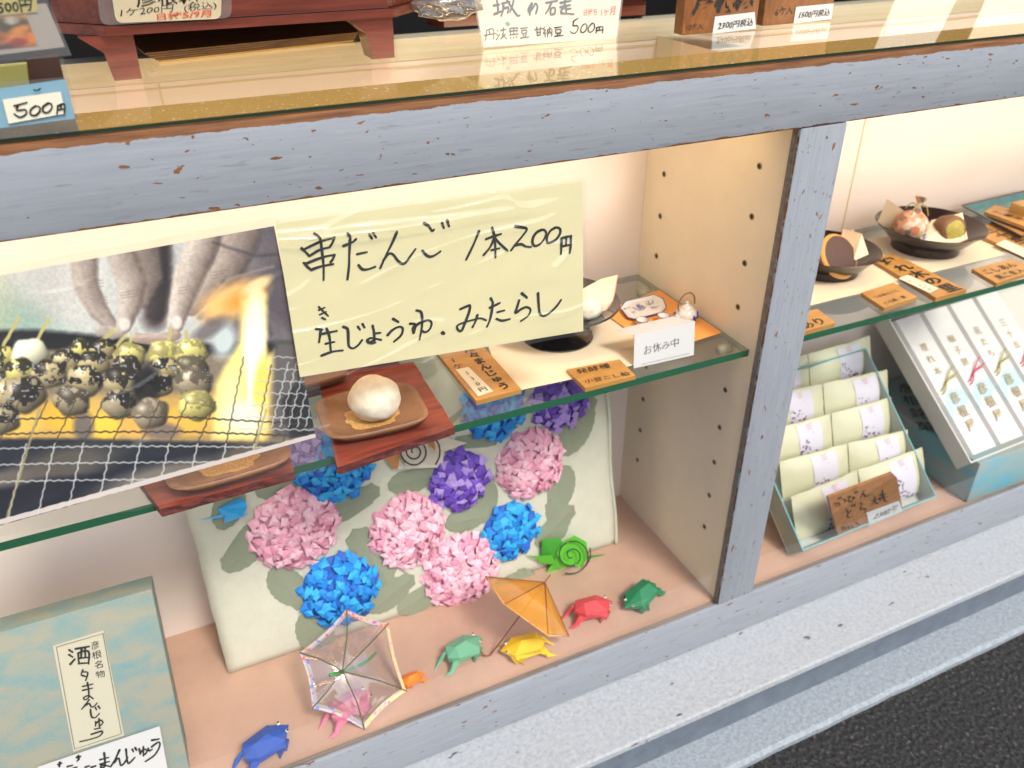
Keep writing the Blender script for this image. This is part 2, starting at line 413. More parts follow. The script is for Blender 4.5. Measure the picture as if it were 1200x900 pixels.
a1 = g.noise(g.coords(), 160, 3, .6); a2 = g.noise(g.coords((1, 2.4, 2)), 26, 2, .5)
c1 = g.ramp(a1, [(.30, (.30, .318, .33)), (.48, (.36, .375, .385)), (.70, (.43, .44, .445))])
c2 = g.mix(g.ramp(a2, [(.70, (0,)), (.735, (1,))]), c1, (.07, .06, .05))
c2 = g.mix(g.math('MULTIPLY', g.ramp(g.noise(g.coords((1, 5, 5)), 5, 4), [(.45, (0,)), (.7, (1,))]), .4), c2, (.36, .40, .43))
g.l(c2, g.b.inputs['Base Color']); g.bump(a1, .5, .0015)
M_STEPF = mat('blue_grey_cement_face', (.12, .145, .175), .7, bump=.4, bscale=120, var=.16, vscale=30)
M_STEP2 = mat('worn_light_cement', (.27, .30, .325), .75, bump=.6, bscale=260, var=.25, vscale=150)
# stone sill under the case: upper slab with a small nosing, then a second step down to the asphalt
struct('stone_ledge', *box_vf((-2.2, -.102, -.098), (2.9, .40, ZBB-.001), .003), M_STONE, loc=(0, 0, ZBB))
struct('ledge_face', *box_vf((-2.2, -.094, -.160), (2.9, .40, -.0985)), M_STEPF, loc=(0, 0, -.16))
def rough_step():
    V, F = [], []; N = 260
    for i in range(N+1):
        x = -2.2+5.1*i/N; e = -.156+.0012*noise.noise(Vector((x*14, 0, 0)))+.0014*noise.noise(Vector((x*50, 3, 0)))
        V += [(x, .40, -.1605), (x, e+.006, -.1605), (x, e, -.166), (x, e+.004, -.30), (x, .40, -.30)]
    for i in range(N):
        for k in range(4): a = i*5+k; F.append([a, a+5, a+6, a+1])
    return V, F
struct('step', *rough_step(), M_STEP2, loc=(0, 0, -.30))
# the shop behind the case
M_DARK = mat('dark_shop_wall', (.055, .045, .04), .8, var=.2, vscale=3)
M_DARKF = mat('dark_shop_floor', (.03, .026, .022), .6)
struct('shop_floor', *box_vf((-2.2, .41, -.45), (2.9, 3.2, -.16)), M_DARKF)
struct('shop_wall', *join_vf(box_vf((-2.3, .41, -.45), (-2.2, 3.3, 2.5)), box_vf((2.9, .41, -.45), (3.0, 3.3, 2.5)), box_vf((-2.2, 3.2, -.45), (2.9, 3.3, 2.5))), M_DARK)
M_CEIL = mat('cream_shop_ceiling', (.45, .40, .32), .8)
struct('shop_ceiling', *box_vf((-2.3, -.10, 2.5), (3.0, 3.3, 2.6)), M_CEIL)

# ================================================================ THE DISPLAY CASE
case = empty('display_case', (0, 0, ZBB), 'long glass fronted wooden display case in worn blue-grey paint', 'display case')
XL, XR = -2.1, 2.8
box('top_rail', (XL, 0, ZRB), (XR, .022, ZG-.0042), M_RAIL, case, .0022)
box('rail_ledge', (XL, .0222, ZG-.020), (XR, .080, ZG-.0038), M_DUST, case)
box('bottom_rail', (XL, 0, ZBB), (XR, .0060, 0), M_RAILB, case, .0015)
box('sill_board', (XL, .0062, ZBB), (XR, .0150, -.0035), M_RAW, case)
box('stile', (0, .0006, .0002), (WST, .0055, ZRB-.0004), M_STILE, case, .0015)
box('stile_back', (.0014, .0057, -.003), (WST-.001, .0150, ZRB-.001), M_RAW, case)
box('floor_board', (XL, .0152, -.020), (XR, YB-.0005, 0), M_FLOOR, case)
box('back_wall', (XL, YB, -.02), (XR, YB+.012, .7838), M_BACK, case)
box('rear_rail', (XL, YB-.001, .784), (XR, YB+.030, .8095), M_REAR, case, .001)
box('side_panel', (.0036, .0152, .0003), (.0640, YB-.0006, ZG-.0213), M_CREAM, case)
# paper seams on the back wall
M_SEAM = mat('paper_fold', (.70, .58, .40), .75)
for k, (x, z0, z1) in enumerate(((-.634, .745, .783), (.421, .36, .783))):
    box('paper_seam', (x, YB-.0012, z0), (x+.0022, YB, z1), M_SEAM, case)
V, F = [], []
for i in range(60):
    x = XL+(XR-XL)*i/59; z = .779+.0030*noise.noise(Vector((x*5, 1, 1))); V += [(x, YB-.0014, z), (x, YB-.0014, z-.0022)]
for i in range(59): F.append([2*i, 2*i+1, 2*i+3, 2*i+2])
mk('paper_edge', V, F, M_SEAM, case)
# peg holes for the shelf pins: a ring round a flat disc painted dark as the hole's shade
M_HOLESHADE = mat('painted_hole_shade', (.03, .022, .015), .8); M_BRASS = mat('dull_brass_sleeve', (.35, .27, .14), .35, metal=.8)
hv = lathe_vf([(0, -.0), (.0030, .0), (.0031, .0006), (.0042, .0007), (.0044, 0)], (0, 0, 0), 12, axis=(-1, 0, 0))
hme = bpy.data.meshes.new('peg_hole'); hme.from_pydata(hv[0], [], hv[1]); hme.materials.append(M_HOLESHADE); hme.materials.append(M_BRASS)
hme.polygons.foreach_set('material_index', [0 if i % 4 < 1 else 1 for i in range(len(hme.polygons))])
for y in (.062, .254):
    yy = .0445+.0 if y < .1 else y
    for z in (.111, .173, .235, .297, .360, .488, .550, .612, .675):
        inst('peg_hole', hme, case, Matrix.Translation((.0035, y, z)))
M_PIN = mat('translucent_shelf_pin', (.62, .60, .42), .15, coat=.5, alpha=.75)
for y, sx in ((.066, -1), (.262, -1)):
    tube('shelf_pin', [(.0035, y, .4255), (-.016, y, .4255)], .0072, M_PIN, case, 14)
for y in (.066, .262): tube('shelf_pin', [(.0640, y, .4255), (.082, y, .4255)], .0072, M_PIN, case, 14)
# slabs of plate glass: clear faces, coloured edges
def plate(name, a, b, mtop, medge, par=None, **k):
    v, f = box_vf(a, b); mi = []
    for q in f:
        c = sum((Vector(v[i]) for i in q), Vector())/4; n = (Vector(v[q[1]])-Vector(v[q[0]])).cross(Vector(v[q[2]])-Vector(v[q[1]])).normalized()
        mi.append(0 if n.z > .5 else 1 if n.z < -.5 else 2 if n.y < -.5 else 3)
    return mk(name, v, f, [mtop, M_UNDER, medge, M_EDGEP], par, mi=mi, **k)
plate('glass_top', (XL, .0025, ZG-.0030), (XR, YB+.028, ZG), M_GTOP, M_EDGED, case)
mk('front_pane', [(XL, GY+.004, -.003), (-.0004, GY+.004, -.003), (-.0004, GY+.004, ZRB+.03), (XL, GY+.004, ZRB+.03)], [[0, 1, 2, 3]], M_GFRONT, case)
mk('front_pane', [(WST+.0004, GY+.004, -.003), (XR, GY+.004, -.003), (XR, GY+.004, ZRB+.03), (WST+.0004, GY+.004, ZRB+.03)], [[0, 1, 2, 3]], M_GFRONT, case)
sh1 = plate('glass_shelf', (XL+.01, .0278, ZS-.0098), (.0026, YB-.003, ZS), M_GLASS, M_EDGE); tag(sh1, 'clear glass shelf with green front edge in the bay left of the post', 'shelf', 'glass shelves in the case')
sh2 = plate('glass_shelf', (.0650, .0278, ZS-.0098), (XR-.01, YB-.003, ZS), M_GLASS, M_EDGE); tag(sh2, 'clear glass shelf with green front edge in the bay right of the post', 'shelf', 'glass shelves in the case')
# lamp tubes under the ledge, behind the top rail (the warm light the whole inside shows)
M_TUBE = mat('glowing_lamp_tube', (.9, .85, .7), .4, emit=((1, .84, .60), 3))
for x0, x1 in ((-1.55, -.06), (.13, 1.75)):
    tube('lamp_tube', [(x0, .052, ZG-.036), (x1, .052, ZG-.036)], .0075, M_TUBE, case, 12)
    al = bpy.data.lights.new('case_lamp', 'AREA'); al.shape = 'RECTANGLE'; al.size = x1-x0; al.size_y = .022; al.energy = 1.02*(x1-x0); al.color = (1, .70, .40)
    ao = bpy.data.objects.new('case_lamp', al); COL.objects.link(ao); ao.parent = case
    d = Vector((0, .86, -.51)); ao.matrix_local = Matrix.Translation(Vector(((x0+x1)/2, .056, ZG-.0465))-LOC[case.name]) @ d.to_track_quat('-Z', 'X').to_matrix().to_4x4() 
    ao.matrix_local = Matrix.Translation(Vector(((x0+x1)/2, .056, ZG-.0465))-LOC[case.name]) @ Matrix(((1, 0, 0, 0), (0, -d.z, -d.y, 0), (0, d.y, -d.z, 0), (0, 0, 0, 1)))

# ================================================================ PRINTS: a small painter for the flat photographs
class Canvas:
    """colours over photograph coordinates, later laid onto the sheet's own mesh as vertex colours"""
    def __init__(s, x0, y0, x1, y1, res, bg):
        s.x0, s.y0, s.res = x0, y0, res; s.W = int((x1-x0)*res); s.H = int((y1-y0)*res)
        yy, xx = np.mgrid[0:s.H, 0:s.W]; s.X = xx/res+x0; s.Y = yy/res+y0
        s.a = np.ones((s.H, s.W, 3))*np.array(bg)/255.
    def put(s, mask, c, al=1.): mk_ = (mask*al)[..., None]; s.a = s.a*(1-mk_)+np.array(c)/255.*mk_
    def ell(s, cx, cy, rx, ry, c, rot=0, soft=.2, al=1.):
        t = math.radians(rot); u = (s.X-cx)*math.cos(t)+(s.Y-cy)*math.sin(t); v = -(s.X-cx)*math.sin(t)+(s.Y-cy)*math.cos(t)
        d = np.sqrt((u/rx)**2+(v/ry)**2); s.put(np.clip((1-d)/soft+.5, 0, 1), c, al)
    def poly(s, pts, c, soft=1.5, al=1.):
        d = np.full(s.X.shape, 1e9); ins = np.zeros(s.X.shape, bool); n = len(pts)
        for i in range(n):
            (ax, ay), (bx, by) = pts[i], pts[(i+1) % n]; ex, ey = bx-ax, by-ay
            t = np.clip(((s.X-ax)*ex+(s.Y-ay)*ey)/(ex*ex+ey*ey+1e-9), 0, 1); d = np.minimum(d, np.hypot(s.X-ax-t*ex, s.Y-ay-t*ey))
            if ay != by: ins ^= ((ay > s.Y) != (by > s.Y)) & (s.X < (bx-ax)*(s.Y-ay)/(by-ay)+ax)
        sd_ = np.where(ins, d, -d); s.put(np.clip(sd_/soft+.5, 0, 1), c, al)
    def line(s, pts, w, c, soft=1., al=1., wave=0, dash=0):
        d = np.full(s.X.shape, 1e9)
        for (ax, ay), (bx, by) in zip(pts[:-1], pts[1:]):
            ex, ey = bx-ax, by-ay; t = np.clip(((s.X-ax)*ex+(s.Y-ay)*ey)/(ex*ex+ey*ey+1e-9), 0, 1); L = math.hypot(ex, ey)
            ox = oy = 0
            if wave: ph = np.sin(t*L*2*PI/11.); ox = -ey/L*ph*wave; oy = ex/L*ph*wave
            d = np.minimum(d, np.hypot(s.X-ax-t*ex-ox, s.Y-ay-t*ey-oy))
        s.put(np.clip((w/2-d)/soft+.5, 0, 1), c, al)
    def noise(s, cell, seed=0):
        r = np.random.RandomState(seed); gh, gw = int(s.H/s.res/cell)+3, int(s.W/s.res/cell)+3; gr = r.rand(gh, gw)
        fx = (s.X-s.x0)/cell; fy = (s.Y-s.y0)/cell; ix = fx.astype(int); iy = fy.astype(int); tx = fx-ix; ty = fy-iy; tx = tx*tx*(3-2*tx); ty = ty*ty*(3-2*ty)
        return (gr[iy, ix]*(1-tx)+gr[iy, ix+1]*tx)*(1-ty)+(gr[iy+1, ix]*(1-tx)+gr[iy+1, ix+1]*tx)*ty
    def get(s, x, y):
        fx = np.clip((x-s.x0)*s.res, 0, s.W-1.001); fy = np.clip((y-s.y0)*s.res, 0, s.H-1.001); ix = fx.astype(int); iy = fy.astype(int); tx = (fx-ix)[:, None]; ty = (fy-iy)[:, None]
        ix2 = np.minimum(ix+1, s.W-1); iy2 = np.minimum(iy+1, s.H-1); A = s.a
        return (A[iy, ix]*(1-tx)+A[iy, ix2]*tx)*(1-ty)+(A[iy2, ix]*(1-tx)+A[iy2, ix2]*tx)*ty
def cv_n(x, y, s):
    return (np.sin(x*.37+s+1.7*np.sin(y*.23+s))+np.sin(y*.41+2.1*s+1.3*np.sin(x*.29))+.6*np.sin((x+y)*.83+s))/2.6
def proj_px(P):
    d = P-CAM; z = d@FW; return 600+FPX*(d@RT)/z, 450-FPX*(d@UP)/z
def print_mat(name, rough=.5, gain=1.0):
    m = mat(name, (.5, .5, .5), rough); g = G(m); a = g.n('ShaderNodeAttribute', attribute_name='print'); g.l(a.outputs['Color'], g.b.inputs['Base Color']); return m
def printed_sheet(name, P00, P10, P11, P01, nu, nv, cv, m_, par, warp=None, gain=.8, wob=0.):
    """sheet with corners top-left, top-right, bottom-right, bottom-left; colours sampled from the canvas"""
    u, v = np.meshgrid(np.linspace(0, 1, nu), np.linspace(0, 1, nv)); u = u.ravel()[:, None]; v = v.ravel()[:, None]
    P = (P00*(1-u)+P10*u)*(1-v)+(P01*(1-u)+P11*u)*v; x, y = proj_px(P); x = x+wob*(cv_n(x, y, 0)); y = y+wob*(cv_n(x, y, 5)); col = cv.get(x, y)*1.0
    lin = np.where(col <= .04045, col/12.92, ((col+.055)/1.055)**2.4)*gain
    if warp is not None: P = P+warp(u, v)
    idx = np.arange(nu*nv).reshape(nv, nu); F = np.stack([idx[:-1, :-1], idx[1:, :-1], idx[1:, 1:], idx[:-1, 1:]], -1).reshape(-1, 4)
    o = mk(name, [], [], m_, par); me = o.data; L = np.array(LOC[par.name] if par else (0, 0, 0)); me.clear_geometry()
    me.vertices.add(len(P)); me.vertices.foreach_set('co', (P-L).astype(np.float32).ravel())
    me.loops.add(F.size); me.loops.foreach_set('vertex_index', F.ravel().astype(np.int32)); me.polygons.add(len(F)); me.polygons.foreach_set('loop_start', np.arange(0, F.size, 4, dtype=np.int32))
    me.polygons.foreach_set('use_smooth', np.ones(len(F), bool))
    me.update(calc_edges=True); at = me.color_attributes.new('print', 'FLOAT_COLOR', 'POINT'); at.data.foreach_set('color', np.concatenate([lin, np.ones((len(lin), 1))], 1).astype(np.float32).ravel())
    return o

# ---- the grilling photograph
cv = Canvas(-70, 240, 385, 640, 2, (196, 196, 190))
n1 = cv.noise(60, 1); n2 = cv.noise(9, 2); n3 = cv.noise(3.2, 3)
cv.poly([(-70, 320), (90, 295), (120, 420), (120, 460), (-70, 440)], (205, 205, 196), 14)
cv.ell(15, 372, 46, 34, (150, 176, 160), 10, .9, .8); cv.ell(50, 395, 40, 16, (176, 196, 184), 0, .9, .7); cv.ell(75, 330, 60, 40, (212, 208, 198), 0, .9, .8)
cv.ell(-40, 350, 50, 60, (185, 180, 150), 0, .9, .7)
cv.poly([(240, 250), (385, 230), (385, 470), (300, 470), (262, 400), (240, 330)], (128, 122, 124), 16)      # grey sleeve behind the hand
cv.poly([(255, 280), (330, 262), (352, 400), (300, 350)], (112, 106, 112), 12); cv.line([(262, 300), (285, 330), (330, 300)], 7, (165, 160, 160), 6, .6)
cv.line([(235, 370), (290, 340), (345, 305)], 9, (88, 92, 104), 5, .7); cv.line([(250, 330), (300, 330), (350, 310)], 6, (160, 162, 170), 5, .6)
cv.poly([(-70, 388), (40, 386), (200, 402), (385, 400), (385, 425), (-70, 412)], (48, 48, 52), 7)
cv.poly([(-70, 408), (385, 416), (385, 640), (-70, 640)], (150, 138, 120), 6)
# hands: rounded fingers, light from the upper left
def finger(pts, radii, lo=(112, 100, 96), hi=(226, 214, 200), soft=2.2, al=1.):
    best = np.full(cv.X.shape, 9.); lat = np.zeros(cv.X.shape)
    for (ax, ay), (bx, by), ra, rb in zip(pts[:-1], pts[1:], radii[:-1], radii[1:]):
        for q in np.linspace(0, 1, 14):
            cx, cy, rr_ = ax+(bx-ax)*q, ay+(by-ay)*q, (ra+(rb-ra)*q)*1.12; d = np.hypot(cv.X-cx, cv.Y-cy)/rr_; w_ = d < best; best = np.where(w_, d, best)
            lat = np.where(w_, ((cv.X-cx)*.86+(cv.Y-cy)*.5)/rr_, lat)
    sh = np.clip(.62-.42*lat-.22*best**3+.10*(cv.noise(5, 21)-.5), 0, 1)[..., None]; col = np.array(lo)/255.*(1-sh)+np.array(hi)/255.*sh
    mk_ = (np.clip((1-best)*8/soft, 0, 1)*al)[..., None]; cv.a = cv.a*(1-mk_)+col*mk_
finger([(250, 270), (285, 285), (320, 300)], [30, 34, 30], (84, 80, 86), (140, 134, 136), 6)
finger([(300, 320), (270, 350), (248, 372)], [22, 18, 10], (96, 88, 92), (150, 140, 140), 4)
finger([(180, 300), (186, 340), (180, 372)], [24, 22, 18], (70, 62, 64), (140, 126, 120), 5)
finger([(186, 280), (186, 330), (182, 366)], [16, 15, 13], (44, 40, 42), (96, 86, 84), 4); finger([(170, 288), (176, 322), (166, 350)], [17, 15, 11], (90, 80, 76), (190, 176, 162)); finger([(98, 296), (100, 332), (114, 362), (134, 386)], [17, 15, 12, 7], (96, 84, 80), (222, 208, 192))
finger([(140, 292), (154, 330), (152, 356), (145, 381)], [17, 18, 14, 9.5], (92, 78, 72), (238, 226, 210)); finger([(282, 278), (266, 316), (240, 342), (224, 362)], [23, 19, 13, 8], (88, 78, 76), (208, 192, 176))
finger([(238, 282), (220, 326), (212, 352), (205, 380)], [20, 18, 14, 9.5], (92, 78, 72), (240, 228, 212)); finger([(160, 396), (185, 398), (206, 392)], [6, 7, 6], (130, 110, 100), (206, 186, 170)); finger([(118, 388), (132, 392), (142, 390)], [7, 6, 5])
cv.ell(146, 380, 6.5, 8, (236, 226, 216), 0, .5, .75); cv.ell(207, 377, 6.5, 8, (236, 226, 216), 0, .5, .75)
for x_, y_, w_ in ((112, 330, 9), (118, 350, 8), (152, 342, 10), (220, 336, 11), (258, 318, 10), (182, 326, 9)):
    for k in range(3): cv.line([(x_-w_, y_+3.4*k+1), (x_, y_-1+3.4*k), (x_+w_, y_-2+3.4*k)], .8, (140, 124, 116), 1.2, .65)
cv.a *= (.96+.08*cv.noise(2.4, 31))[..., None]
cv.line([(250, 284), (300, 300), (345, 296)], 3, (78, 74, 82), 4, .6); cv.line([(262, 330), (300, 352), (318, 392)], 4, (82, 78, 86), 5, .6); cv.line([(244, 352), (268, 326), (320, 312)], 2.5, (168, 158, 150), 3, .7)
# flames and fire under the net
cv.poly([(-70, 470), (385, 455), (385, 512), (-70, 520)], (214, 178, 108), 12)
for x, y, rx, ry, c in ((20, 495, 40, 14, (238, 200, 110)), (80, 488, 30, 18, (246, 196, 84)), (124, 500, 18, 16, (250, 206, 90)), (160, 498, 16, 14, (240, 192, 110)), (215, 492, 34, 16, (244, 196, 100)), (300, 500, 18, 16, (240, 210, 120)), (98, 500, 12, 18, (130, 120, 112)), (190, 505, 22, 10, (150, 132, 120))): cv.ell(x, y, rx, ry, c, 0, .6)
cv.ell(272, 352, 40, 20, (244, 196, 130), -24, .7); cv.ell(285, 350, 22, 10, (250, 176, 90), -24, .8); cv.ell(300, 335, 20, 7, (255, 224, 170), -30, .7)
cv.poly([(282, 352), (304, 335), (313, 345), (312, 420), (322, 410), (322, 440), (308, 515), (248, 515), (252, 450), (262, 430), (280, 400)], (250, 226, 150), 7)
cv.ell(298, 392, 13, 50, (255, 250, 226), 3, .6); cv.ell(300, 440, 9, 60, (255, 252, 232), 4, .6); cv.ell(268, 470, 12, 36, (252, 236, 170), 8, .7); cv.ell(306, 455, 10, 40, (246, 214, 120), 6, .7); cv.ell(285, 488, 22, 18, (255, 244, 204), 0, .7)
cv.ell(262, 398, 14, 20, (206, 214, 210), 10, .8); cv.ell(245, 385, 24, 9, (120, 112, 112), -35, .8, .8)
cv.poly([(322, 400), (350, 400), (385, 470), (385, 515), (318, 515), (318, 460)], (112, 108, 106), 10); cv.poly([(330, 470), (350, 446), (370, 470), (372, 515), (340, 512)], (52, 54, 60), 6)
# lower dark box front
cv.poly([(-70, 512), (385, 520), (385, 640), (-70, 640)], (52, 58, 68), 5); cv.ell(75, 545, 60, 20, (110, 104, 98), -12, .8); cv.ell(190, 560, 70, 16, (140, 132, 124), -14, .8); cv.ell(290, 530, 30, 12, (150, 132, 110), -8, .8, .6); cv.poly([(-70, 570), (60, 560), (120, 556), (60, 600), (-70, 625)], (40, 46, 60), 8)
cv.ell(10, 560, 40, 10, (120, 112, 106), -10, .8)
cv.a *= (.93+.14*n1)[..., None]
# skewers and dumplings
def dango(x, y, r, tone, rot=0, burn=.9, sd_=0):
    r = r*1.13
    base = np.array({'g': (206, 196, 128), 'b': (184, 170, 132), 'd': (164, 152, 128), 'w': (228, 224, 196)}[tone])/255.
    t = math.radians(rot); u = ((cv.X-x)*math.cos(t)+(cv.Y-y)*math.sin(t))/(r*1.05); v = (-(cv.X-x)*math.sin(t)+(cv.Y-y)*math.cos(t))/(r*.86)
    d = np.sqrt(u*u+v*v)*(1+.06*np.sin(5*np.arctan2(v, u)+x)); ms = np.clip((1-d)*7, 0, 1)[..., None]
    sh = np.clip(1.04-.30*u-.36*v-.34*d**4, .22, 1.15)[..., None]; col = np.clip(base*sh, 0, 1)
    crust = np.clip((.16-v*1.05+ (n2-.5)*1.5+(n3-.5)*.9-abs(u)*.15)*4, 0, 1)*burn*.88*np.clip((v+1.25)*2.2, 0, 1) if burn > .1 else np.zeros_like(u)
    crust = crust*np.clip((n2*.8+n3*.5-.38)*6, 0, 1); ck = np.array((34, 32, 34))/255.*(.8+.5*n3[..., None]); col = col*(1-crust[..., None])+ck*crust[..., None]
    gl_ = (np.clip((n3-.80)*14, 0, 1)*crust*.85)[..., None]; col = col*(1-gl_)+.80*gl_
    hl = (np.clip(1-np.hypot(u+.35, v+.42)*2.6, 0, 1)**1.5*.35)[..., None]; col = np.clip(col+hl, 0, 1)
    cv.a = cv.a*(1-ms)+col*ms
for x0, y0, x1, y1 in ((22, 372, 4, 404), (57, 374, 40, 404), (135, 386, 112, 406), (147, 393, 136, 406), (154, 393, 151, 412), (200, 385, 196, 405), (218, 388, 218, 405)): cv.line([(x0, y0), (x1, y1)], 4.2, (198, 188, 130), 1.5)
dango(3, 418, 15, 'g'); dango(35, 414, 20, 'w', 0, .05); dango(4, 446, 15, 'b'); dango(24, 434, 17, 'g'); dango(10, 462, 20, 'b'); dango(-22, 430, 18, 'g'); dango(-28, 462, 20, 'b')
dango(95, 410, 15, 'g'); dango(76, 424, 17, 'b'); dango(58, 438, 19, 'b'); dango(28, 462, 24, 'd', -10); dango(2, 490, 20, 'd')
dango(120, 410, 14, 'b'); dango(110, 426, 17, 'b'); dango(100, 446, 20, 'b', 15, 1); dango(84, 470, 20, 'd', 10, .6)
dango(152, 416, 17, 'g', 0, .35); dango(148, 430, 16, 'b'); dango(142, 446, 19, 'b'); dango(140, 474, 19, 'd')
dango(192, 414, 18, 'g', 0, .3); dango(192, 432, 16, 'b', 0, 1); dango(184, 450, 17, 'b', 0, 1); cv.ell(172, 452, 16, 26, (38, 38, 44), 10, .5, .85); dango(176, 484, 20, 'd', -12, .3)
dango(224, 412, 18, 'g', 0, .35); dango(224, 430, 18, 'b', 0, .6); dango(227, 447, 20, 'd', 0, .5); dango(230, 474, 20, 'g', 0, .35)
# the wire net, wavy wires
for k in range(5):
    y = (488, 505, 522, 541, 561)[k]; c = (84, 76, 70) if k < 2 else (196, 196, 192); cv.line([(-70, y+4), (60, y+2), (220, y), (360, y+9-k*3)], 2.0 if k < 2 else 1.9, c, 1, .85, .55)
for k in range(13):
    xb = -62+k*34; xt = xb+52-(k*1.2); yt = 470 if k < 9 else 418+(k-9)*10; cv.line([(xt, yt), (xt-(xt-xb)*.5, 520)], 1.6, (96, 88, 78), 1, .85, .45); cv.line([(xt-(xt-xb)*.5, 520), (xb, 620)], 1.9, (206, 206, 200), 1, .85, .5)
for x0 in (-4, 262): cv.line([(x0+50, 480), (x0+8, 620)], 3, (178, 168, 130), 1.5, .8)
for k in range(7): y = 418+14*k; cv.line([(318-k*6, y), (362+k*3, y+2)], 1.6, (196, 196, 190), 1, .8, .7)
for k in range(5): cv.line([(338+10*k, 425), (318+10*k, 500)], 1.6, (206, 206, 200), 1, .8, .7)
cv.a = np.clip(cv.a*(.985+.03*cv.noise(1.6, 9)[..., None]), 0, 1)
cv.a = np.clip((cv.a-.5)*1.28+.47, .02, 1)
# pale border of the print along its lower edge
PP = PY(GY-.002)
cv.poly([(-80, 637), (372, 512.5), (372, 506.5), (-80, 630)], (226, 214, 204), 1.2)
M_PRINT = print_mat('photo_print', .42)
A, B, C_, D = [PP.at(*q) for q in ((-62, 333.5), (321, 264.5), (370, 512), (-62, 633))]
poster = empty('photo_poster', A*0+np.array([-.70, GY-.002, .49]), 'large photo poster of hands grilling skewered dumplings over flames, in a clear sleeve', 'poster')
def pwarp(u, v): return np.concatenate([u*0, -.0012*np.sin(3*PI*u+1.2)*np.sin(PI*v)-.0006, u*0], 1)
printed_sheet('print', A, B, C_, D, 560, 420, cv, M_PRINT, poster, pwarp, 1.0, .45)
M_SLEEVE = thin_glass('plastic_sleeve', (.97, .97, .97), 1.5, .03, .50, 6, stretch=(1, 1, 2.2), milk=.03)
def sleeve(name, plane, pxs, par, nu=60, nv=30, amp=.0018, m_=None, seed=0, curl=0, crease=0, ridge=0):
    A, B, C_, D = [plane.at(*q) for q in pxs]; V = []
    for j in range(nv):
        for i in range(nu):
            u, v = i/(nu-1), j/(nv-1); p = (A*(1-u)+B*u)*(1-v)+(D*(1-u)+C_*u)*v
            h = crease*math.exp(-((v-.10-.10*math.sin(1.2*u)*(1-u))/.024)**2)*max(0, 1-1.5*max(0, u-.3))+noise.noise(Vector((u*4+seed, v*5, seed)))*amp + noise.noise(Vector((u*11+seed, v*9+u*5, seed)))*amp*.35
            h += ridge*(1-abs(noise.noise(Vector((u*2.2+seed*3, v*4.5+u*1.5, seed+9)))))**26*(.5+noise.noise(Vector((u*5, v*7, seed+2))))
            p = p+plane.n*(abs(amp)*1.3+h)+plane.n*curl*max(0, u-.9)**2*100; V.append(p)
    F = [[j*nu+i, (j+1)*nu+i, (j+1)*nu+i+1, j*nu+i+1] for j in range(nv-1) for i in range(nu-1)]
    return mk(name, V, F, m_ or M_SLEEVE, par, smooth=True)
sleeve('plastic_sleeve', PP, ((-62, 325), (324, 252), (398, 547), (-62, 640)), poster, nu=150, nv=130, seed=3, ridge=.0030)

# ---- the yellow price sheet
SP = PY(GY-.0075)
sign = empty('price_sign', SP.at(351, 442), 'pale yellow handwritten sheet, skewered dumplings 1 for 200 yen, taped across the front glass', 'price sign')
M_YEL = mat('pale_yellow_paper', (.80, .72, .40), .65, bump=.06, bscale=16, var=.03, vscale=8)
SG = ((323, 262), (683, 212), (683.5, 388), (351.5, 442))
A, B, C_, D = [SP.at(*q) for q in SG]
def sheet_vf(A, B, C_, D, n, f, nu=50, nv=20):
    V = []
    for j in range(nv):
        for i in range(nu):
            u, v = i/(nu-1), j/(nv-1); V.append((A*(1-u)+B*u)*(1-v)+(D*(1-u)+C_*u)*v+n*f(u, v))
    return V, [[j*nu+i, (j+1)*nu+i, (j+1)*nu+i+1, j*nu+i+1] for j in range(nv-1) for i in range(nu-1)]
mk('paper', *sheet_vf(A, B, C_, D, SP.n, lambda u, v: 0), M_YEL, sign, smooth=True)
T = 1.
z1, z2, z3, z4 = ((340, 230), 6.667), ((500, 220), 6.316), ((340, 320), 6.667), ((500, 310), 6.316)
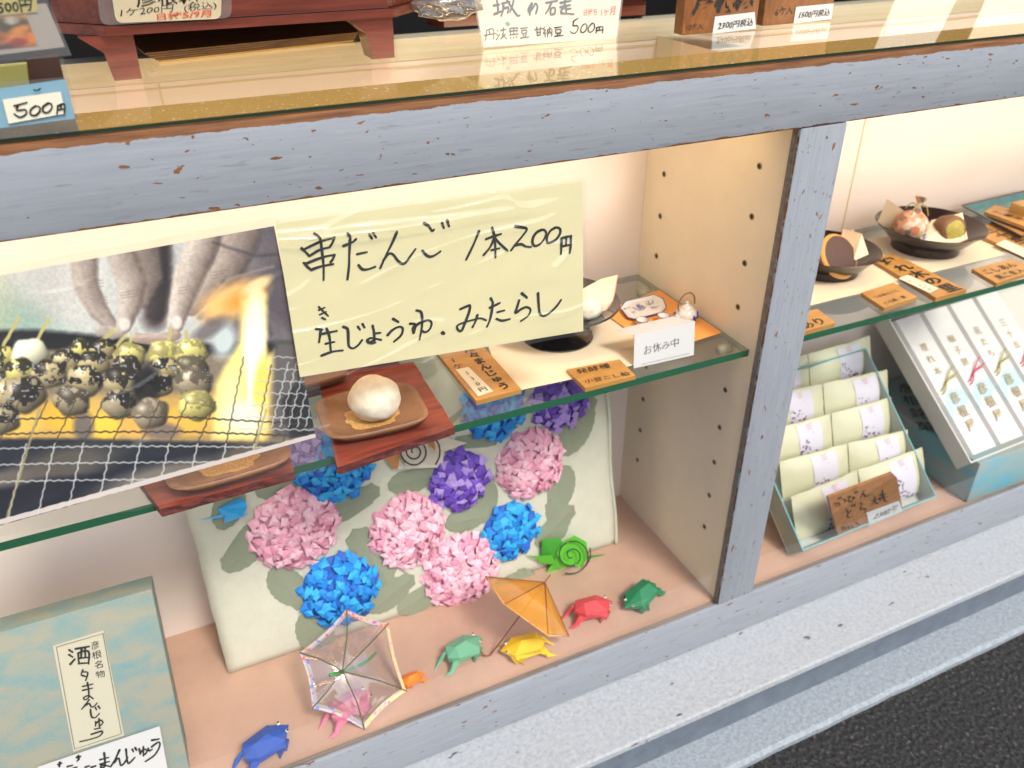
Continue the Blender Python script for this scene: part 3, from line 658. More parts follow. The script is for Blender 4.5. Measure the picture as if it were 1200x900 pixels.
ST = [(z1, [[(190,290),(235,330),(245,400),(255,480),(262,560),(262,655)], [(90,408),(125,440),(150,468)], [(110,415),(180,380),(260,345),(345,325)], [(345,325),(330,365),(308,398)], [(155,465),(230,420),(310,398)], [(108,520),(140,555),(165,575)], [(120,528),(220,488),(300,465),(345,460)], [(345,460),(335,490),(315,515)], [(165,575),(240,548),(335,530)],
  [(450,290),(468,318),(472,350)], [(418,388),(450,375),(490,357),(515,335)], [(468,340),(463,450),(460,550),(448,650)], [(620,298),(640,330)], [(650,288),(672,322)], [(525,452),(600,436)], [(535,538),(565,570),(610,570),(665,550)],
  [(835,278),(800,360),(750,460),(705,560)], [(730,500),(770,450),(805,455),(840,500),(875,526),(905,515),(945,460),(980,412)],
  [(1048,210),(1085,235),(1108,270),(1122,262)], [(1035,425),(1065,460),(1100,472),(1140,455),(1175,430)]]),
 (z2, [[(115,262),(128,298)], [(152,242),(166,285)], [(388,322),(345,425),(293,532)], [(440,380),(500,358),(552,342)], [(485,295),(500,350),(508,430),(510,515)], [(500,375),(470,440),(422,498)], [(505,375),(550,420),(598,465)], [(480,462),(540,448)],
  [(658,285),(700,292),(742,305),(715,350),(665,410),(626,462)], [(650,428),(700,418),(735,435),(772,438)], [(850,312),(815,330),(790,365),(784,405),(800,430),(835,420),(870,380),(885,335),(870,312),(845,312)], [(950,296),(915,320),(892,365),(893,402),(915,405),(955,385),(985,345),(990,310),(970,294),(945,298)],
  [(1000,372),(998,430),(995,490)], [(998,374),(1035,364),(1070,358)], [(1068,358),(1067,420),(1060,482)], [(1035,365),(1032,425)], [(1000,435),(1062,422)]]),
 (z3, [[(225,288),(270,270)], [(232,325),(282,302)], [(225,265),(255,295),(298,335)], [(250,350),(275,362)], [(203,436),(250,442)], [(240,440),(234,490),(226,540)], [(240,478),(300,465),(365,452)], [(285,435),(308,500),(318,612)], [(278,552),(345,538)], [(246,645),(330,615),(410,604)],
  [(415,420),(450,440),(455,520),(460,570),(490,588),(530,565),(562,524)], [(530,418),(546,442)], [(566,398),(582,426)], [(645,412),(655,460),(660,530)], [(660,472),(705,466)], [(662,520),(620,545),(603,525),(630,508),(680,515),(712,522)], [(605,525),(630,548),(668,542)],
  [(805,358),(846,382)], [(763,484),(800,445),(850,420),(880,432),(868,485),(812,535)], [(938,395),(978,400),(960,430),(962,470)], [(965,465),(985,410),(1040,378),(1085,368),(1106,392),(1090,440),(1055,462),(1030,450)], [(988,292),(1025,308),(1032,400),(1012,520)]]),
 (z4, [[(250,330),(300,308),(320,305),(315,350),(285,430),(258,490),(232,482),(228,452),(280,428),(350,408),(400,398),(440,412)], [(376,375),(362,420),(340,464)], [(475,250),(492,282)], [(470,318),(500,305),(542,284)], [(490,285),(480,360),(465,420),(447,460)], [(525,352),(575,340)], [(518,402),(560,415),(618,403)],
  [(705,213),(743,245)], [(685,265),(672,310),(658,358),(700,330),(740,315),(770,335),(750,380),(698,418)], [(825,213),(830,300),(840,365),(872,380),(920,350),(965,305),(995,262)], [(119,505),(129,511)]])]
parts = []; k = 0
for (org, sc), L in ST:
    for s_ in L:
        dot = s_ == [(119, 505), (129, 511)]
        parts.append(stroke_vf(SP.off(.0005+.00002*(k % 9)), [(org[0]+x/sc, org[1]+y/sc) for x, y in s_], 5.6 if dot else (2.9 if org == (340, 320) and s_[0][0] < 300 and s_[0][1] < 370 else 3.7), .78)); k += 1
for k, st_ in enumerate(parts): mk('brush_stroke', *st_, M_INK, sign)
M_SLEEVE2 = thin_glass('glossy_sign_sleeve', (.975, .975, .975), 1.7, .05, .55, 5, stretch=(1, 1, 3), milk=.03)
sleeve('plastic_sleeve', SP, ((321, 256), (684, 208), (686, 390), (350, 447)), sign, nu=120, nv=170, amp=.0030, m_=M_SLEEVE2, seed=11, crease=.0075, ridge=.0030)

# ================================================================ LOWER LEFT BAY
# ---- hydrangea picture: padded cloth board leaning on the back wall
BO = np.array([-.713, .185, 0.]); bey = np.array([0, .095, .42]); bey /= np.linalg.norm(bey); ben = np.array([0, -bey[2], bey[1]])
BP = Plane(BO, ben)
board = empty('flower_board', (-.39, .19, 0), 'pale cloth covered board of origami hydrangeas leaning below the glass shelf', 'artwork')
M_CLOTH = mat('greenish_cream_cloth', (.59, .585, .47), .9, bump=.35, bscale=420, var=.05, vscale=40)
def board_vf():
    Wd, Hh, th = .645, .415, .014; nu, nv = 44, 30; V, F = [], []
    for side in (0, 1):
        for j in range(nv):
            for i in range(nu):
                u, v = i/(nu-1), j/(nv-1); x, y = u*Wd, v*Hh
                e = min(x, Wd-x, y, Hh-y); puff = min(1, e/.018)**.5
                wob = .0018*noise.noise(Vector((x*9, y*9, 2))); edge = 1 if e < 1e-6 else 0
                px_ = x+edge*.002*noise.noise(Vector((y*22, x*22, 5))); d = (-.006+.006*puff+wob*puff) if side == 0 else -th
                V.append(BO+np.array([1, 0, 0])*px_+bey*y+ben*d)
    n = nu*nv
    for j in range(nv-1):
        for i in range(nu-1): a = j*nu+i; F.append([a, a+1, a+nu+1, a+nu]); F.append([n+a, n+a+nu, n+a+nu+1, n+a+1])
    for i in range(nu-1): F.append([i, n+i, n+i+1, i+1]); a = (nv-1)*nu+i; F.append([a, a+1, n+a+1, n+a])
    for j in range(nv-1): a = j*nu; F.append([a, a+nu, n+a+nu, n+a]); a = j*nu+nu-1; F.append([a, n+a, n+a+nu, a+nu])
    return V, F
mk('cloth_panel', *board_vf(), M_CLOTH, board, smooth=True)
tube('folded_hem', [BO+np.array([.642+.002*math.sin(k), 0, 0])+bey*(.002+.03*k)+ben*(-.004) for k in range(15)], .003, M_CLOTH, board)
def basis(plane, px, ang, s=1., lift=0.):
    """matrix on a plane: x axis turned by ang"""
    p = plane.off(lift).at(*px) if not isinstance(px, np.ndarray) else px
    n = Vector(plane.n.tolist()); ex = Vector((1, 0, 0)); ex = (ex-n*ex.dot(n)).normalized(); ey = n.cross(ex)
    R = Matrix((ex, ey, n)).transposed() @ Matrix.Rotation(ang, 3, 'Z')
    return Matrix.Translation(Vector(p.tolist())) @ R.to_4x4() @ Matrix.Diagonal((s, s, s, 1))
# felt leaves
M_LEAF = mat('grey_green_felt', (.29, .325, .225), .95, bump=.5, bscale=300, var=.14, vscale=60)
def leaf_mesh(seed):
    r = random.Random(seed); V = [(0, 0, .0006)]; n = 34
    for i in range(n):
        a = 2*PI*i/n; t = abs(math.cos(a)); R = .5*(1-.30*abs(math.sin(a))**1.2)+(.09 if math.cos(a) > .93 else 0)
        R *= 1+.025*(-1)**i; V.append((R*math.cos(a)*1.15, R*math.sin(a)*1.0, .0))
    m_ = len(V); V += [(x*1.0, y*1.0, -.03) for x, y, z in V[1:]]
    V = [(x, y, z*1.0+.075*max(0, 1-abs(y)*2.2)*.6 if k < m_ else z) for k, (x, y, z) in enumerate(V)]
    F = [[0, 1+i, 1+(i+1) % n] for i in range(n)]+[[1+i, m_+i, m_+(i+1) % n, 1+(i+1) % n] for i in range(n)]
    me = bpy.data.meshes.new('felt_leaf'); me.from_pydata(V, [], F); me.materials.append(M_LEAF); return me
LM = [leaf_mesh(k) for k in range(4)]
for k, (x, y, L_, a) in enumerate(((287, 641, 54, 40), (337, 687, 48, -65), (369, 742, 50, -75), (414, 590, 46, 20), (437, 655, 62, 110), (456, 697, 46, 25), (492, 700, 46, 15), (481, 563, 44, 0), (545, 609, 40, -5), (568, 585, 44, 80), (657, 573, 48, -110), (648, 618, 46, 35), (675, 500, 58, 60), (328, 566, 46, 10), (268, 594, 44, 60), (556, 515, 42, -10), (600, 687, 40, 15), (652, 610, 40, 100), (520, 500, 40, 30), (605, 690, 36, 60))):
    P0 = BP.at(x, y); d = np.linalg.norm(P0-CAM)*.95/FPX
    inst('felt_leaf', LM[k % 4], board, basis(BP, (x, y), math.radians(a), L_*d*1.15, -.0012+.0005*(k % 3)))
# origami petals
PC = {'pink': [(.84, .42, .53), (.90, .55, .64), (.76, .32, .44)], 'blue': [(.01, .24, .70), (.03, .40, .80), (.015, .12, .55)], 'purple': [(.16, .07, .50), (.44, .30, .72), (.12, .05, .42)]}
PM = {}
for cn, cols in PC.items():
    for k, c in enumerate(cols): PM[cn, k] = mat('%s_origami_paper_%s' % (cn, ('mid', 'light', 'deep')[k]), c, .6, bump=.05, bscale=80)
def petal_vf(k):
    if k == 0: V = [(-.6, -.35, 0), (.55, -.5, .16), (.15, .6, .06), (-.05, -.02, .34)]; F = [[0, 1, 3], [1, 2, 3], [2, 0, 3]]
    elif k == 1: V = [(-.5, -.45, .05), (.6, -.2, .0), (.35, .55, .22), (-.45, .4, .1), (.0, .05, .36)]; F = [[0, 1, 4], [1, 2, 4], [2, 3, 4], [3, 0, 4]]
    elif k == 2: V = [(-.55, -.15, .0), (.1, -.5, .2), (.65, .1, .08), (.0, .12, .38), (-.2, .6, .02)]; F = [[0, 1, 3], [1, 2, 3], [3, 4, 0], [2, 4, 3]]
    else: V = [(-.6, 0, .02), (.0, -.62, .04), (.6, .05, .3), (-.02, .5, .1), (.05, -.05, .2)]; F = [[0, 1, 4], [1, 2, 4], [2, 3, 4], [3, 0, 4]]
    V = [(x, y, z*.72) for x, y, z in V]; n = len(V); V = V+[(x*.97, y*.97, z-.05) for x, y, z in V]; F = F+[[n+i for i in reversed(f)] for f in F]; return V, F
PME = {}
for (cn, k), m_ in PM.items():
    for s_ in range(4):
        me = bpy.data.meshes.new('petal'); v, f = petal_vf(s_); me.from_pydata(v, [], f); me.materials.append(m_); PME[cn, k, s_] = me
FL = [('pink', 345, 618, 53), ('pink', 478, 621, 49), ('pink', 540, 667, 49), ('pink', 621, 542, 46), ('blue', 391, 546, 47), ('blue', 398, 690, 48), ('blue', 598, 621, 38), ('blue', 578, 478, 43), ('purple', 537, 562, 40), ('purple', 655, 468, 40), ('purple', 352, 528, 30)]
for fi, (cn, x, y, rp) in enumerate(FL):
    c = BP.at(x, y); d = np.linalg.norm(c-CAM)*.95/FPX; R = rp*d*.98; Rb = R*1.04
    rr = random.Random(fi*13+5); ps = []; size = .0132 if cn == 'pink' else .0146
    N = int(2.4*(R/size)**2*PI/ (1.0 if cn == 'pink' else 1.15))
    for i in range(N):
        q = math.sqrt((i+.5)/N); a = i*2.39996+rr.uniform(-.25, .25); q = min(1, q*(1+rr.uniform(-.06, .06)))
        h = .0125*(1-q*q)**.5 if q < 1 else 0
        ps.append((q, a, h+.0015+rr.uniform(0, .0028)))
    # dome under the petals
    dv = lathe_vf([(R*.98, 0), (R*.9, .0035), (R*.7, .007), (R*.4, .0105), (0, .0118)][::-1], c, 18, axis=tuple(ben))
    hyd = mk('hydrangea', *dv, PM[cn, 2], board, smooth=True)
    tag(hyd, label={'pink': 'pink origami hydrangea', 'blue': 'blue origami hydrangea', 'purple': 'purple and lilac origami hydrangea'}[cn])
    vis = [i for i in range(N)]; single = set(vis[:27]); JV = {0: [], 1: [], 2: []}
    for i, (q, a, h) in enumerate(ps):
        ex = np.array([1, 0, 0.]); off = ex*math.cos(a)*q*R+bey*math.sin(a)*q*R
        nrm = Vector((ben*(1.0)+ (off/R)*.75*q).tolist()).normalized()
        Z = nrm; X = Vector((math.cos(a*3.7+i), 0, math.sin(a*3.7+i))); X = (X-Z*X.dot(Z)).normalized(); Y_ = Z.cross(X)
        tilt = Matrix.Rotation(rr.uniform(-.38, .38), 3, 'X') @ Matrix.Rotation(rr.uniform(-.38, .38), 3, 'Y')
        s = size*rr.uniform(.85, 1.2); M = Matrix.Translation(Vector((c+off+ben*h).tolist())) @ (Matrix((X, Y_, Z)).transposed() @ tilt).to_4x4() @ Matrix.Diagonal((s, s, s, 1))
        w = rr.random(); ck = (0 if w < .42 else 1 if w < .85 else 2) if cn == 'pink' else (0 if w < .42 else 1 if w < .86 else 2)
        if i in single: inst('petal', PME[cn, ck, i % 4], hyd, M)
        else: v, f = petal_vf(i % 4); JV[ck].append(([M @ Vector(p) for p in v], f))
    V, F, MI = [], [], []
    for ck in JV:
        v, f = join_vf(*JV[ck]); F += [[i+len(V) for i in q] for q in f]; MI += [ck]*len(f); V += v
    tag(mk('petals', V, F, [PM[cn, k] for k in range(3)], hyd, mi=MI), kind='stuff')

def fold_poly(name, plane, pxs, lifts, m_, par, th=.0008):
    """folded paper: outline points each with its own lift off the plane, fan from the first"""
    P = [plane.off(l).at(*q) for q, l in zip(pxs, lifts)]; n = len(P); F = [[0, i, i+1] for i in range(1, n-1)]
    B_ = [p-plane.n*th for p in P]; return (P+B_, F+[[n+i for i in reversed(f)] for f in F]+[[i, n+i, n+(i+1) % n, (i+1) % n] for i in range(n)])
def spiral_vf(plane, c, r0, r1, turns, a0, w, lift, asp=1., n=64, ext=None):
    pts = []
    for i in range(n):
        t = i/(n-1); a = a0+turns*2*PI*t; r = r0+(r1-r0)*t; pts.append(plane.off(lift).at(c[0]+r*math.cos(a)*asp, c[1]+r*math.sin(a)))
    return tube_vf(pts, w, 6, sub=1)
M_WIRE = mat('black_wire', (.015, .015, .015), .3, coat=.4)
M_GRN = mat('lime_green_paper', (.10, .52, .03), .5); M_GRN2 = mat('leaf_green_paper', (.05, .33, .03), .5)
z3c = lambda L: [(460+x/3, 480+y/3) for x, y in L]
sn = empty('origami_snail', BP.at(655, 665), 'lime green paper snail with black wire spiral at the lower right of the flower board', 'origami snail')
mk('body', *join_vf(fold_poly('', BP, z3c([(540, 573), (590, 500), (640, 490), (668, 520), (681, 570)]), (.006, .02, .02, .014, .006), 0, 0),
   fold_poly('', BP, z3c([(498, 515), (560, 512), (575, 545), (520, 540)]), (.010, .02, .016, .008), 0, 0)), M_GRN, sn)
mk('shell', *join_vf(fold_poly('', BP, z3c([(590, 470), (640, 443), (682, 465), (688, 520), (660, 556), (600, 540), (575, 505)]), (.022, .024, .022, .02, .018, .02, .022), 0, 0)), M_GRN, sn)
mk('folded_flap', *join_vf(fold_poly('', BP, z3c([(525, 458), (590, 450), (598, 470), (570, 530), (524, 515)]), (.012, .022, .024, .018, .008), 0, 0),
   fold_poly('', BP, z3c([(470, 513), (505, 517), (500, 524)]), (.004, .010, .010), 0, 0), fold_poly('', BP, z3c([(688, 514), (758, 508), (690, 524)]), (.012, .010, .010), 0, 0)), M_GRN2, sn)
mk('wire_spiral', *spiral_vf(BP, (670, 651), 2, 22, 2.15, 1.0, .0011, .030), M_WIRE, sn, smooth=True)
mk('wire_spiral', *tube_vf([BP.off(.030).at(460+x/3, 480+y/3) for x, y in ((694, 486), (695, 520), (678, 552))], .0011), M_WIRE, sn, smooth=True)
z7 = lambda L: [(340+x/5.4545, 400+y/5.4545) for x, y in L]
M_CRM = mat('cream_origami_paper', (.72, .64, .52), .6); M_TAN = mat('tan_origami_paper', (.50, .22, .07), .6)
s2 = empty('origami_snail', BP.at(486, 545), 'cream and tan paper snail with black spiral, just below the red wooden board', 'origami snail')
mk('body', *join_vf(fold_poly('', BP, z7([(600, 740), (720, 640), (900, 590), (1130, 650), (985, 705), (970, 805), (670, 818)]), (.004, .012, .016, .006, .012, .008, .008), 0, 0)), M_CRM, s2)
mk('shell', *join_vf(fold_poly('', BP, z7([(700, 700), (780, 640), (870, 640), (890, 720), (830, 790), (740, 790)]), (.016, .02, .02, .018, .016, .016), 0, 0)), M_CRM, s2)
mk('folded_flap', *join_vf(fold_poly('', BP, z7([(605, 742), (705, 700), (690, 815), (655, 812)]), (.008, .017, .012, .009), 0, 0), fold_poly('', BP, z7([(860, 640), (920, 625), (930, 700)]), (.018, .021, .018), 0, 0)), M_TAN, s2)
mk('wire_spiral', *spiral_vf(BP, (486, 529), 3, 17.5, 2.1, 2.6, .0013, .026, .95), M_WIRE, s2, smooth=True)
mk('wire_spiral', *tube_vf([BP.off(.026).at(*q) for q in z7([(905, 600), (950, 660), (955, 730), (930, 788)])], .0013), M_WIRE, s2, smooth=True)
M_SKY = mat('sky_blue_paper', (.02, .34, .72), .5)
bf = empty('origami_fish', BP.at(268, 600), 'small sky blue folded paper fish at the left edge of the flower board', 'origami fish')
z8 = lambda L: [(150+x/4.8, 500+y/4.8) for x, y in L]
mk('body', *join_vf(fold_poly('', BP, z8([(505, 462), (580, 425), (635, 400), (660, 420), (672, 455), (640, 505), (545, 505), (515, 485)]), (.004, .012, .012, .010, .012, .010, .008, .005), 0, 0)), M_SKY, bf)
mk('fin', *join_vf(fold_poly('', BP, z8([(545, 490), (680, 492), (540, 545)]), (.008, .010, .006), 0, 0), fold_poly('', BP, z8([(410, 526), (530, 492), (538, 510)]), (.003, .006, .006), 0, 0)), mat('light_sky_blue_paper', (.08, .44, .80), .5), bf)

# ---- jumping frogs
def frog(label, px, ang, size, col, name='origami_frog', lookcol=None, flip=1, tail=1.0, cname='paper'):
    base = PZ(0).at(*px); m_ = mat(cname+'_origami', col, .5, bump=.05, bscale=60); md = mat(cname+'_origami_fold_shade', tuple(c*.72 for c in col), .5)  # front legs: darker copy of the same paper, shade painted into the colour
    t = empty(name, base, label, 'origami frog', 'origami frogs on the case floor')
    M = Matrix.Translation(Vector(base.tolist())) @ Matrix.Rotation(ang, 4, 'Z') @ Matrix.Diagonal((size, size*flip*.95, size*.86, 1))
    def P(L): return [M @ Vector(p) for p in L]
    V = [(.50, 0, .20), (.22, .26, .30), (-.30, .24, .40), (-.44, 0, .34), (-.30, -.24, .40), (.22, -.26, .30), (.05, 0, .47), (-.22, 0, .50),   # top 0-7
         (.46, 0, .14), (.18, .30, .17), (-.34, .20, .20), (-.42, 0, .16), (-.34, -.20, .20), (.18, -.30, .17)]
    F = [[0, 1, 6], [1, 2, 7, 6], [2, 3, 7], [3, 4, 7], [4, 5, 6, 7], [5, 0, 6], [0, 8, 9, 1], [1, 9, 10, 2], [2, 10, 11, 3], [3, 11, 12, 4], [4, 12, 13, 5], [5, 13, 8, 0], [8, 13, 12, 11, 10, 9]]
    mk('body', P(V), F, m_, t)
    def wedge(a, b, c, w=.035):
        a, b, c = map(Vector, (a, b, c)); n = (b-a).cross(c-a).normalized()*w; V = [a+n, b+n, c+n*.3, a-n, b-n, c-n*.3]
        return V, [[0, 1, 2], [5, 4, 3], [0, 3, 4, 1], [1, 4, 5, 2], [2, 5, 3, 0]]
    for s in (1, -1):
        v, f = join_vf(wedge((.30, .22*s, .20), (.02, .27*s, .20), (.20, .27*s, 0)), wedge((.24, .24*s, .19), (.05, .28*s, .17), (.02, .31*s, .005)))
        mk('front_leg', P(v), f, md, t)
        v, f = join_vf(wedge((-.18, .20*s, .30), (-.42, .14*s, .32), (-.60*tail, .20*s, .02)), wedge((-.36, .17*s, .24), (-.46*tail, .25*s, .10), (-.68*tail, .15*s, .0)))
        mk('hind_leg', P(v), f, m_, t)
    for s in (1, -1):
        c = M @ Vector((.37, .12*s, .285)); nn = (M.to_3x3() @ Vector((.25, .55*s, .8))).normalized(); R = size*.036
        v, f = join_vf(ball_vf(c, R, 1, (1, 1, .6)), ball_vf(c+nn*R*.6, R*.62, 1, (1, 1, .6))); k = len(ball_vf(c, R, 1)[1])
        mk('eye', v, f, [mat('white_sticker_eye', (.75, .74, .68), .3), mat('black_pupil', (.01, .01, .01), .2)], t, smooth=True, mi=[0]*k+[1]*(len(f)-k))
    return t
R_ = math.radians
frog('dark blue folded paper frog sitting alone at the front left of the case floor', (314, 880), R_(28), .075, (.035, .10, .42), cname='dark_blue')
frog('pink folded paper frog seen through the clear toy umbrella', (413, 835), R_(22), .072, (.72, .20, .30), cname='rose_pink')
frog('tiny bright orange folded paper frog beside the clear toy umbrella', (482, 800), R_(175), .036, (.80, .22, .02), cname='bright_orange')
frog('pale mint green folded paper frog left of the yellow one', (544, 768), R_(20), .070, (.16, .42, .26), cname='mint_green')
frog('yellow folded paper frog next to the handle of the orange umbrella', (614, 766), R_(163), .070, (.85, .55, .01), cname='yellow')
frog('red folded paper frog right of the orange toy umbrella', (694, 720), R_(0), .072, (.66, .07, .08), cname='red')
frog('dark green folded paper frog, rightmost on the case floor', (750, 706), R_(195), .072, (.01, .20, .08), cname='dark_green')

# ---- clear toy umbrella with patterned tape rim
HX = [(406, 714), (455, 731), (476, 810), (427, 855), (366, 830), (351, 765)]
D0 = PZ(.003).at(*HX[3]); C0 = PZ(.003).at(*HX[2]); u_ = (C0-D0)/np.linalg.norm(C0-D0); h_ = np.cross([0, 0, 1.], u_); h_ = h_ if h_[1] > 0 else -h_
dd = h_*math.cos(R_(38))+np.array([0, 0, 1.])*math.sin(R_(38)); un = np.cross(u_, dd); UPn = Plane(D0, un)
HV = [Vector(UPn.at(*q).tolist()) for q in HX]; ctr = sum(HV, Vector())/6; N_ = Vector(UPn.n.tolist())
apex = Vector(UPn.off(.030).at(401, 787).tolist())
M_FILM = thin_glass('clear_umbrella_film', (.93, .92, .94), 4.0, .03, .6, 16, milk=.06)
ub = empty('toy_umbrella', (ctr.x, ctr.y, 0), 'clear plastic toy umbrella with six sides and flowered tape round its rim', 'toy umbrella')
V, F = [apex], []
K = 6
for i in range(6):
    for k in range(K):
        t = k/K; e = HV[i].lerp(HV[(i+1) % 6], t); e = e.lerp(ctr, .05*math.sin(PI*t)); V.append(e)
        m1 = apex.lerp(e, .55)+N_*.010*(1-.5*math.sin(PI*t)); V.append(m1)
n = 6*K
for i in range(n): a = 1+2*i; b = 1+2*((i+1) % n); F.append([0, a+1, b+1]); F.append([a+1, a, b, b+1])
mk('canopy', V, F, M_FILM, ub, smooth=True)
def tape_mat(name, base, cols, sc):
    m = mat(name, base, .5); g = G(m); v = g.n('ShaderNodeTexVoronoi'); v.inputs['Scale'].default_value = sc; g.l(g.coords(), v.inputs['Vector'])
    c = g.n('ShaderNodeTexNoise'); c.inputs['Scale'].default_value = sc*.6; g.l(v.outputs['Position'], c.inputs['Vector'])
    col = g.ramp(c.outputs[0], cols); g.l(g.mix(g.math('LESS_THAN', v.outputs['Distance'], .40), base, col), g.b.inputs['Base Color']); return m
M_T1 = tape_mat('flowered_tape', (.56, .48, .49), [(.38, (.10, .30, .65)), (.46, (.75, .12, .18)), (.54, (.80, .42, .05)), (.62, (.25, .15, .6))], 150)
M_T2 = tape_mat('pink_yellow_tape', (.72, .60, .36), [(.4, (.85, .25, .35)), (.5, (.9, .45, .45)), (.6, (.88, .62, .12))], 140)
for i in range(6):
    a, b = HV[i], HV[(i+1) % 6]; a2, b2 = a.lerp(ctr, .10), b.lerp(ctr, .10); lift = N_*.0012
    P_ = [a.lerp(b, k/6) .lerp(ctr, .05*math.sin(PI*k/6)) for k in range(7)]; Q_ = [a2.lerp(b2, k/6).lerp(ctr, .05*math.sin(PI*k/6))+N_*.003 for k in range(7)]
    V = [p+lift for p in P_]+[q+lift for q in Q_]+[p-lift*.4 for p in P_]+[q-lift*.4 for q in Q_]; F = [[k, k+1, 8+k, 7+k] for k in range(6)]+[[14+k, 21+k, 22+k, 15+k] for k in range(6)]
    mk('rim_tape', V, F, M_T2 if i in (1, 2) else M_T1, ub)
    tube('rib', [apex+N_*.001, apex.lerp(a, .55)+N_*.0095, a+N_*.001], .0009, mat('dark_green_rib', (.10, .12, .05), .4), ub, 6)
M_GST = mat('green_plastic_stem', (.04, .30, .06), .3, coat=.5)
tube('tip', [apex, Vector(UPn.off(.050).at(387, 791).tolist())], .0024, M_GST, ub, 8)
tube('handle', [apex-N_*.006, Vector(UPn.off(.018).at(425, 778).tolist()), Vector(UPn.off(.012).at(441, 765).tolist())], .0022, M_GST, ub, 8)

# ---- orange paper toy umbrella lying on its rim
H0 = Vector(PZ(.003).at(578, 765).tolist()); dpt = (np.array(H0)-CAM)@FW; mpp = dpt/FPX
Apx = H0+Vector((RT*(56*mpp)+UP*(89*mpp)).tolist())+Vector((0, -.012, 0)); ax = (Apx-H0).normalized(); tipv = Apx+ax*.014
rc = H0.lerp(Apx, .66); rim_dir = Vector((RT*100+(-UP)*66).tolist()).normalized(); rim_dir = (rim_dir-ax*rim_dir.dot(ax)).normalized(); rim_w = ax.cross(rim_dir)
RR = 60*mpp
M_OP = mat('translucent_orange_film', (.78, .33, .01), .3, alpha=.66, coat=.6); M_BR = mat('red_brown_thread', (.25, .06, .02), .5)
M_OE = tape_mat('pink_rim_thread', (.85, .45, .12), [(.4, (.85, .2, .3)), (.6, (.9, .5, .2))], 160)
ou = empty('toy_umbrella', (rc.x, rc.y, 0), 'orange translucent toy umbrella tipped over with its hooked handle between two frogs', 'toy umbrella')
rp = [rc+rim_dir*math.cos(2*PI*k/6+.0)*RR+rim_w*math.sin(2*PI*k/6)*RR*.9 for k in range(6)]
V = [Apx]; F = []
for k in range(6):
    a, b = rp[k], rp[(k+1) % 6]
    for q in range(3):
        e = a.lerp(b, q/3).lerp(rc, .06*math.sin(PI*q/3)); V += [e, Apx.lerp(e, .5)-ax*.004*math.sin(PI*q/3)]
for i in range(18): a = 1+2*i; b = 1+2*((i+1) % 18); F += [[0, a+1, b+1], [a+1, a, b, b+1]]
mk('canopy', V, F, M_OP, ou, smooth=True)
for k in range(6): tube('rib', [Apx, rp[k]], .0007, M_BR, ou, 5)
for k in range(6): tube('rim_edge', [rp[k], rp[(k+1) % 6]], .0009, M_OE, ou, 5)
tube('stick', [tipv, H0+Vector((.001, 0, .004))], .0010, M_BR, ou, 6)
tube('hook', [H0+Vector((.001, 0, .004)), H0+Vector((-.006, -.002, 0)), H0+Vector((-.014, .0, .001)), H0+Vector((-.017, .004, .006))], .0012, M_BR, ou, 6)

# ---- box of steamed buns leaning at the left
M_CLD = cloud_paper('cloud_printed_paper'); n_ = np.array([0, -1, .42])
BXP = Plane(BXo := PZ(.001).at(224, 905)+np.array([0, 0, 0]), n_)
bq = [(-28, 749), (178, 690), (224.5, 912), (-10, 985)]
bx = empty('bun_box', BXo, 'pale box with turquoise cloud print and a cream label, leaning at the lower left', 'box')
pts = [Vector(BXP.at(*q).tolist()) for q in bq]; ed = (pts[1]-pts[0]).normalized(); dn = (pts[2]-pts[1]); nn = ed.cross(dn).normalized(); nn = nn if nn.y < 0 else -nn
HB = dn.length; WB = (pts[1]-pts[0]).length
c0 = pts[1]; R3 = Matrix((ed, dn.normalized(), ed.cross(dn.normalized()))).transposed(); s_ = 1 if R3.col[2].dot(nn) > 0 else -1
v, f = box_vf((-.30, 0, min(0, -s_*.055)), (0, HB, max(0, -s_*.055)), .0018, Matrix.Translation(c0) @ R3.to_4x4())
mk('lid', v, f, M_CLD, bx, ang=35)
lb = [(62, 757), (121, 739), (145.5, 862), (86, 881)]
pl_ = Plane(np.array(c0), np.array(nn))
slab('paper_label', pl_.off(.0008), lb, .0006, mat('cream_label_paper', (.52, .49, .37), .7), bx)
zb = lambda L: [(40+x/5, 720+y/5) for x, y in L]
LP = pl_.off(.0012)
strokes('label_border', LP, [zb(L) for L in ([(130, 192), (403, 112)], [(403, 112), (512, 700)], [(512, 700), (237, 790)], [(237, 790), (130, 192)])], .7, bx, mat('brown_print', (.12, .09, .06), .6))
SB = [[(285, 325), (275, 352)], [(285, 337), (314, 342), (302, 388)], [(280, 358), (305, 364)], [(285, 422), (345, 408)], [(285, 445), (342, 432)], [(312, 400), (320, 450), (318, 488), (298, 500), (290, 488), (318, 476), (345, 494)],
      [(322, 500), (300, 530), (278, 556)], [(300, 535), (322, 522), (335, 542), (352, 538), (368, 520)], [(330, 556), (336, 598), (358, 605), (382, 580)], [(358, 545), (366, 560)], [(376, 538), (386, 552)],
      [(360, 628), (360, 655)], [(362, 640), (385, 620), (404, 632), (388, 652)], [(380, 612), (382, 662)], [(355, 672), (390, 666)], [(335, 703), (398, 684), (385, 712), (330, 732), (268, 746)]]
strokes('bold_character', LP, [zb(L) for L in ([(205, 208), (226, 222)], [(204, 236), (226, 250)], [(212, 292), (238, 262)], [(243, 202), (322, 188)], [(258, 226), (262, 290)], [(258, 226), (318, 216), (319, 290)], [(278, 200), (275, 250)], [(298, 198), (300, 248)], [(262, 257), (316, 252)], [(262, 288), (318, 284)])], 2.3, bx)
strokes('brush_lettering', LP, [zb(L) for L in SB], 1.8, bx)
writing('label_lettering', bx, M_INK, vtext_vf(LP, '彦根名物', (111.5, 756), (117.5, 790), .85, .0))
slip = empty('name_slip', (BXP.at(120, 890)), 'white paper slip with brush writing propped on the front of the cloud print box', 'name card')
SLP = pl_.off(.006)
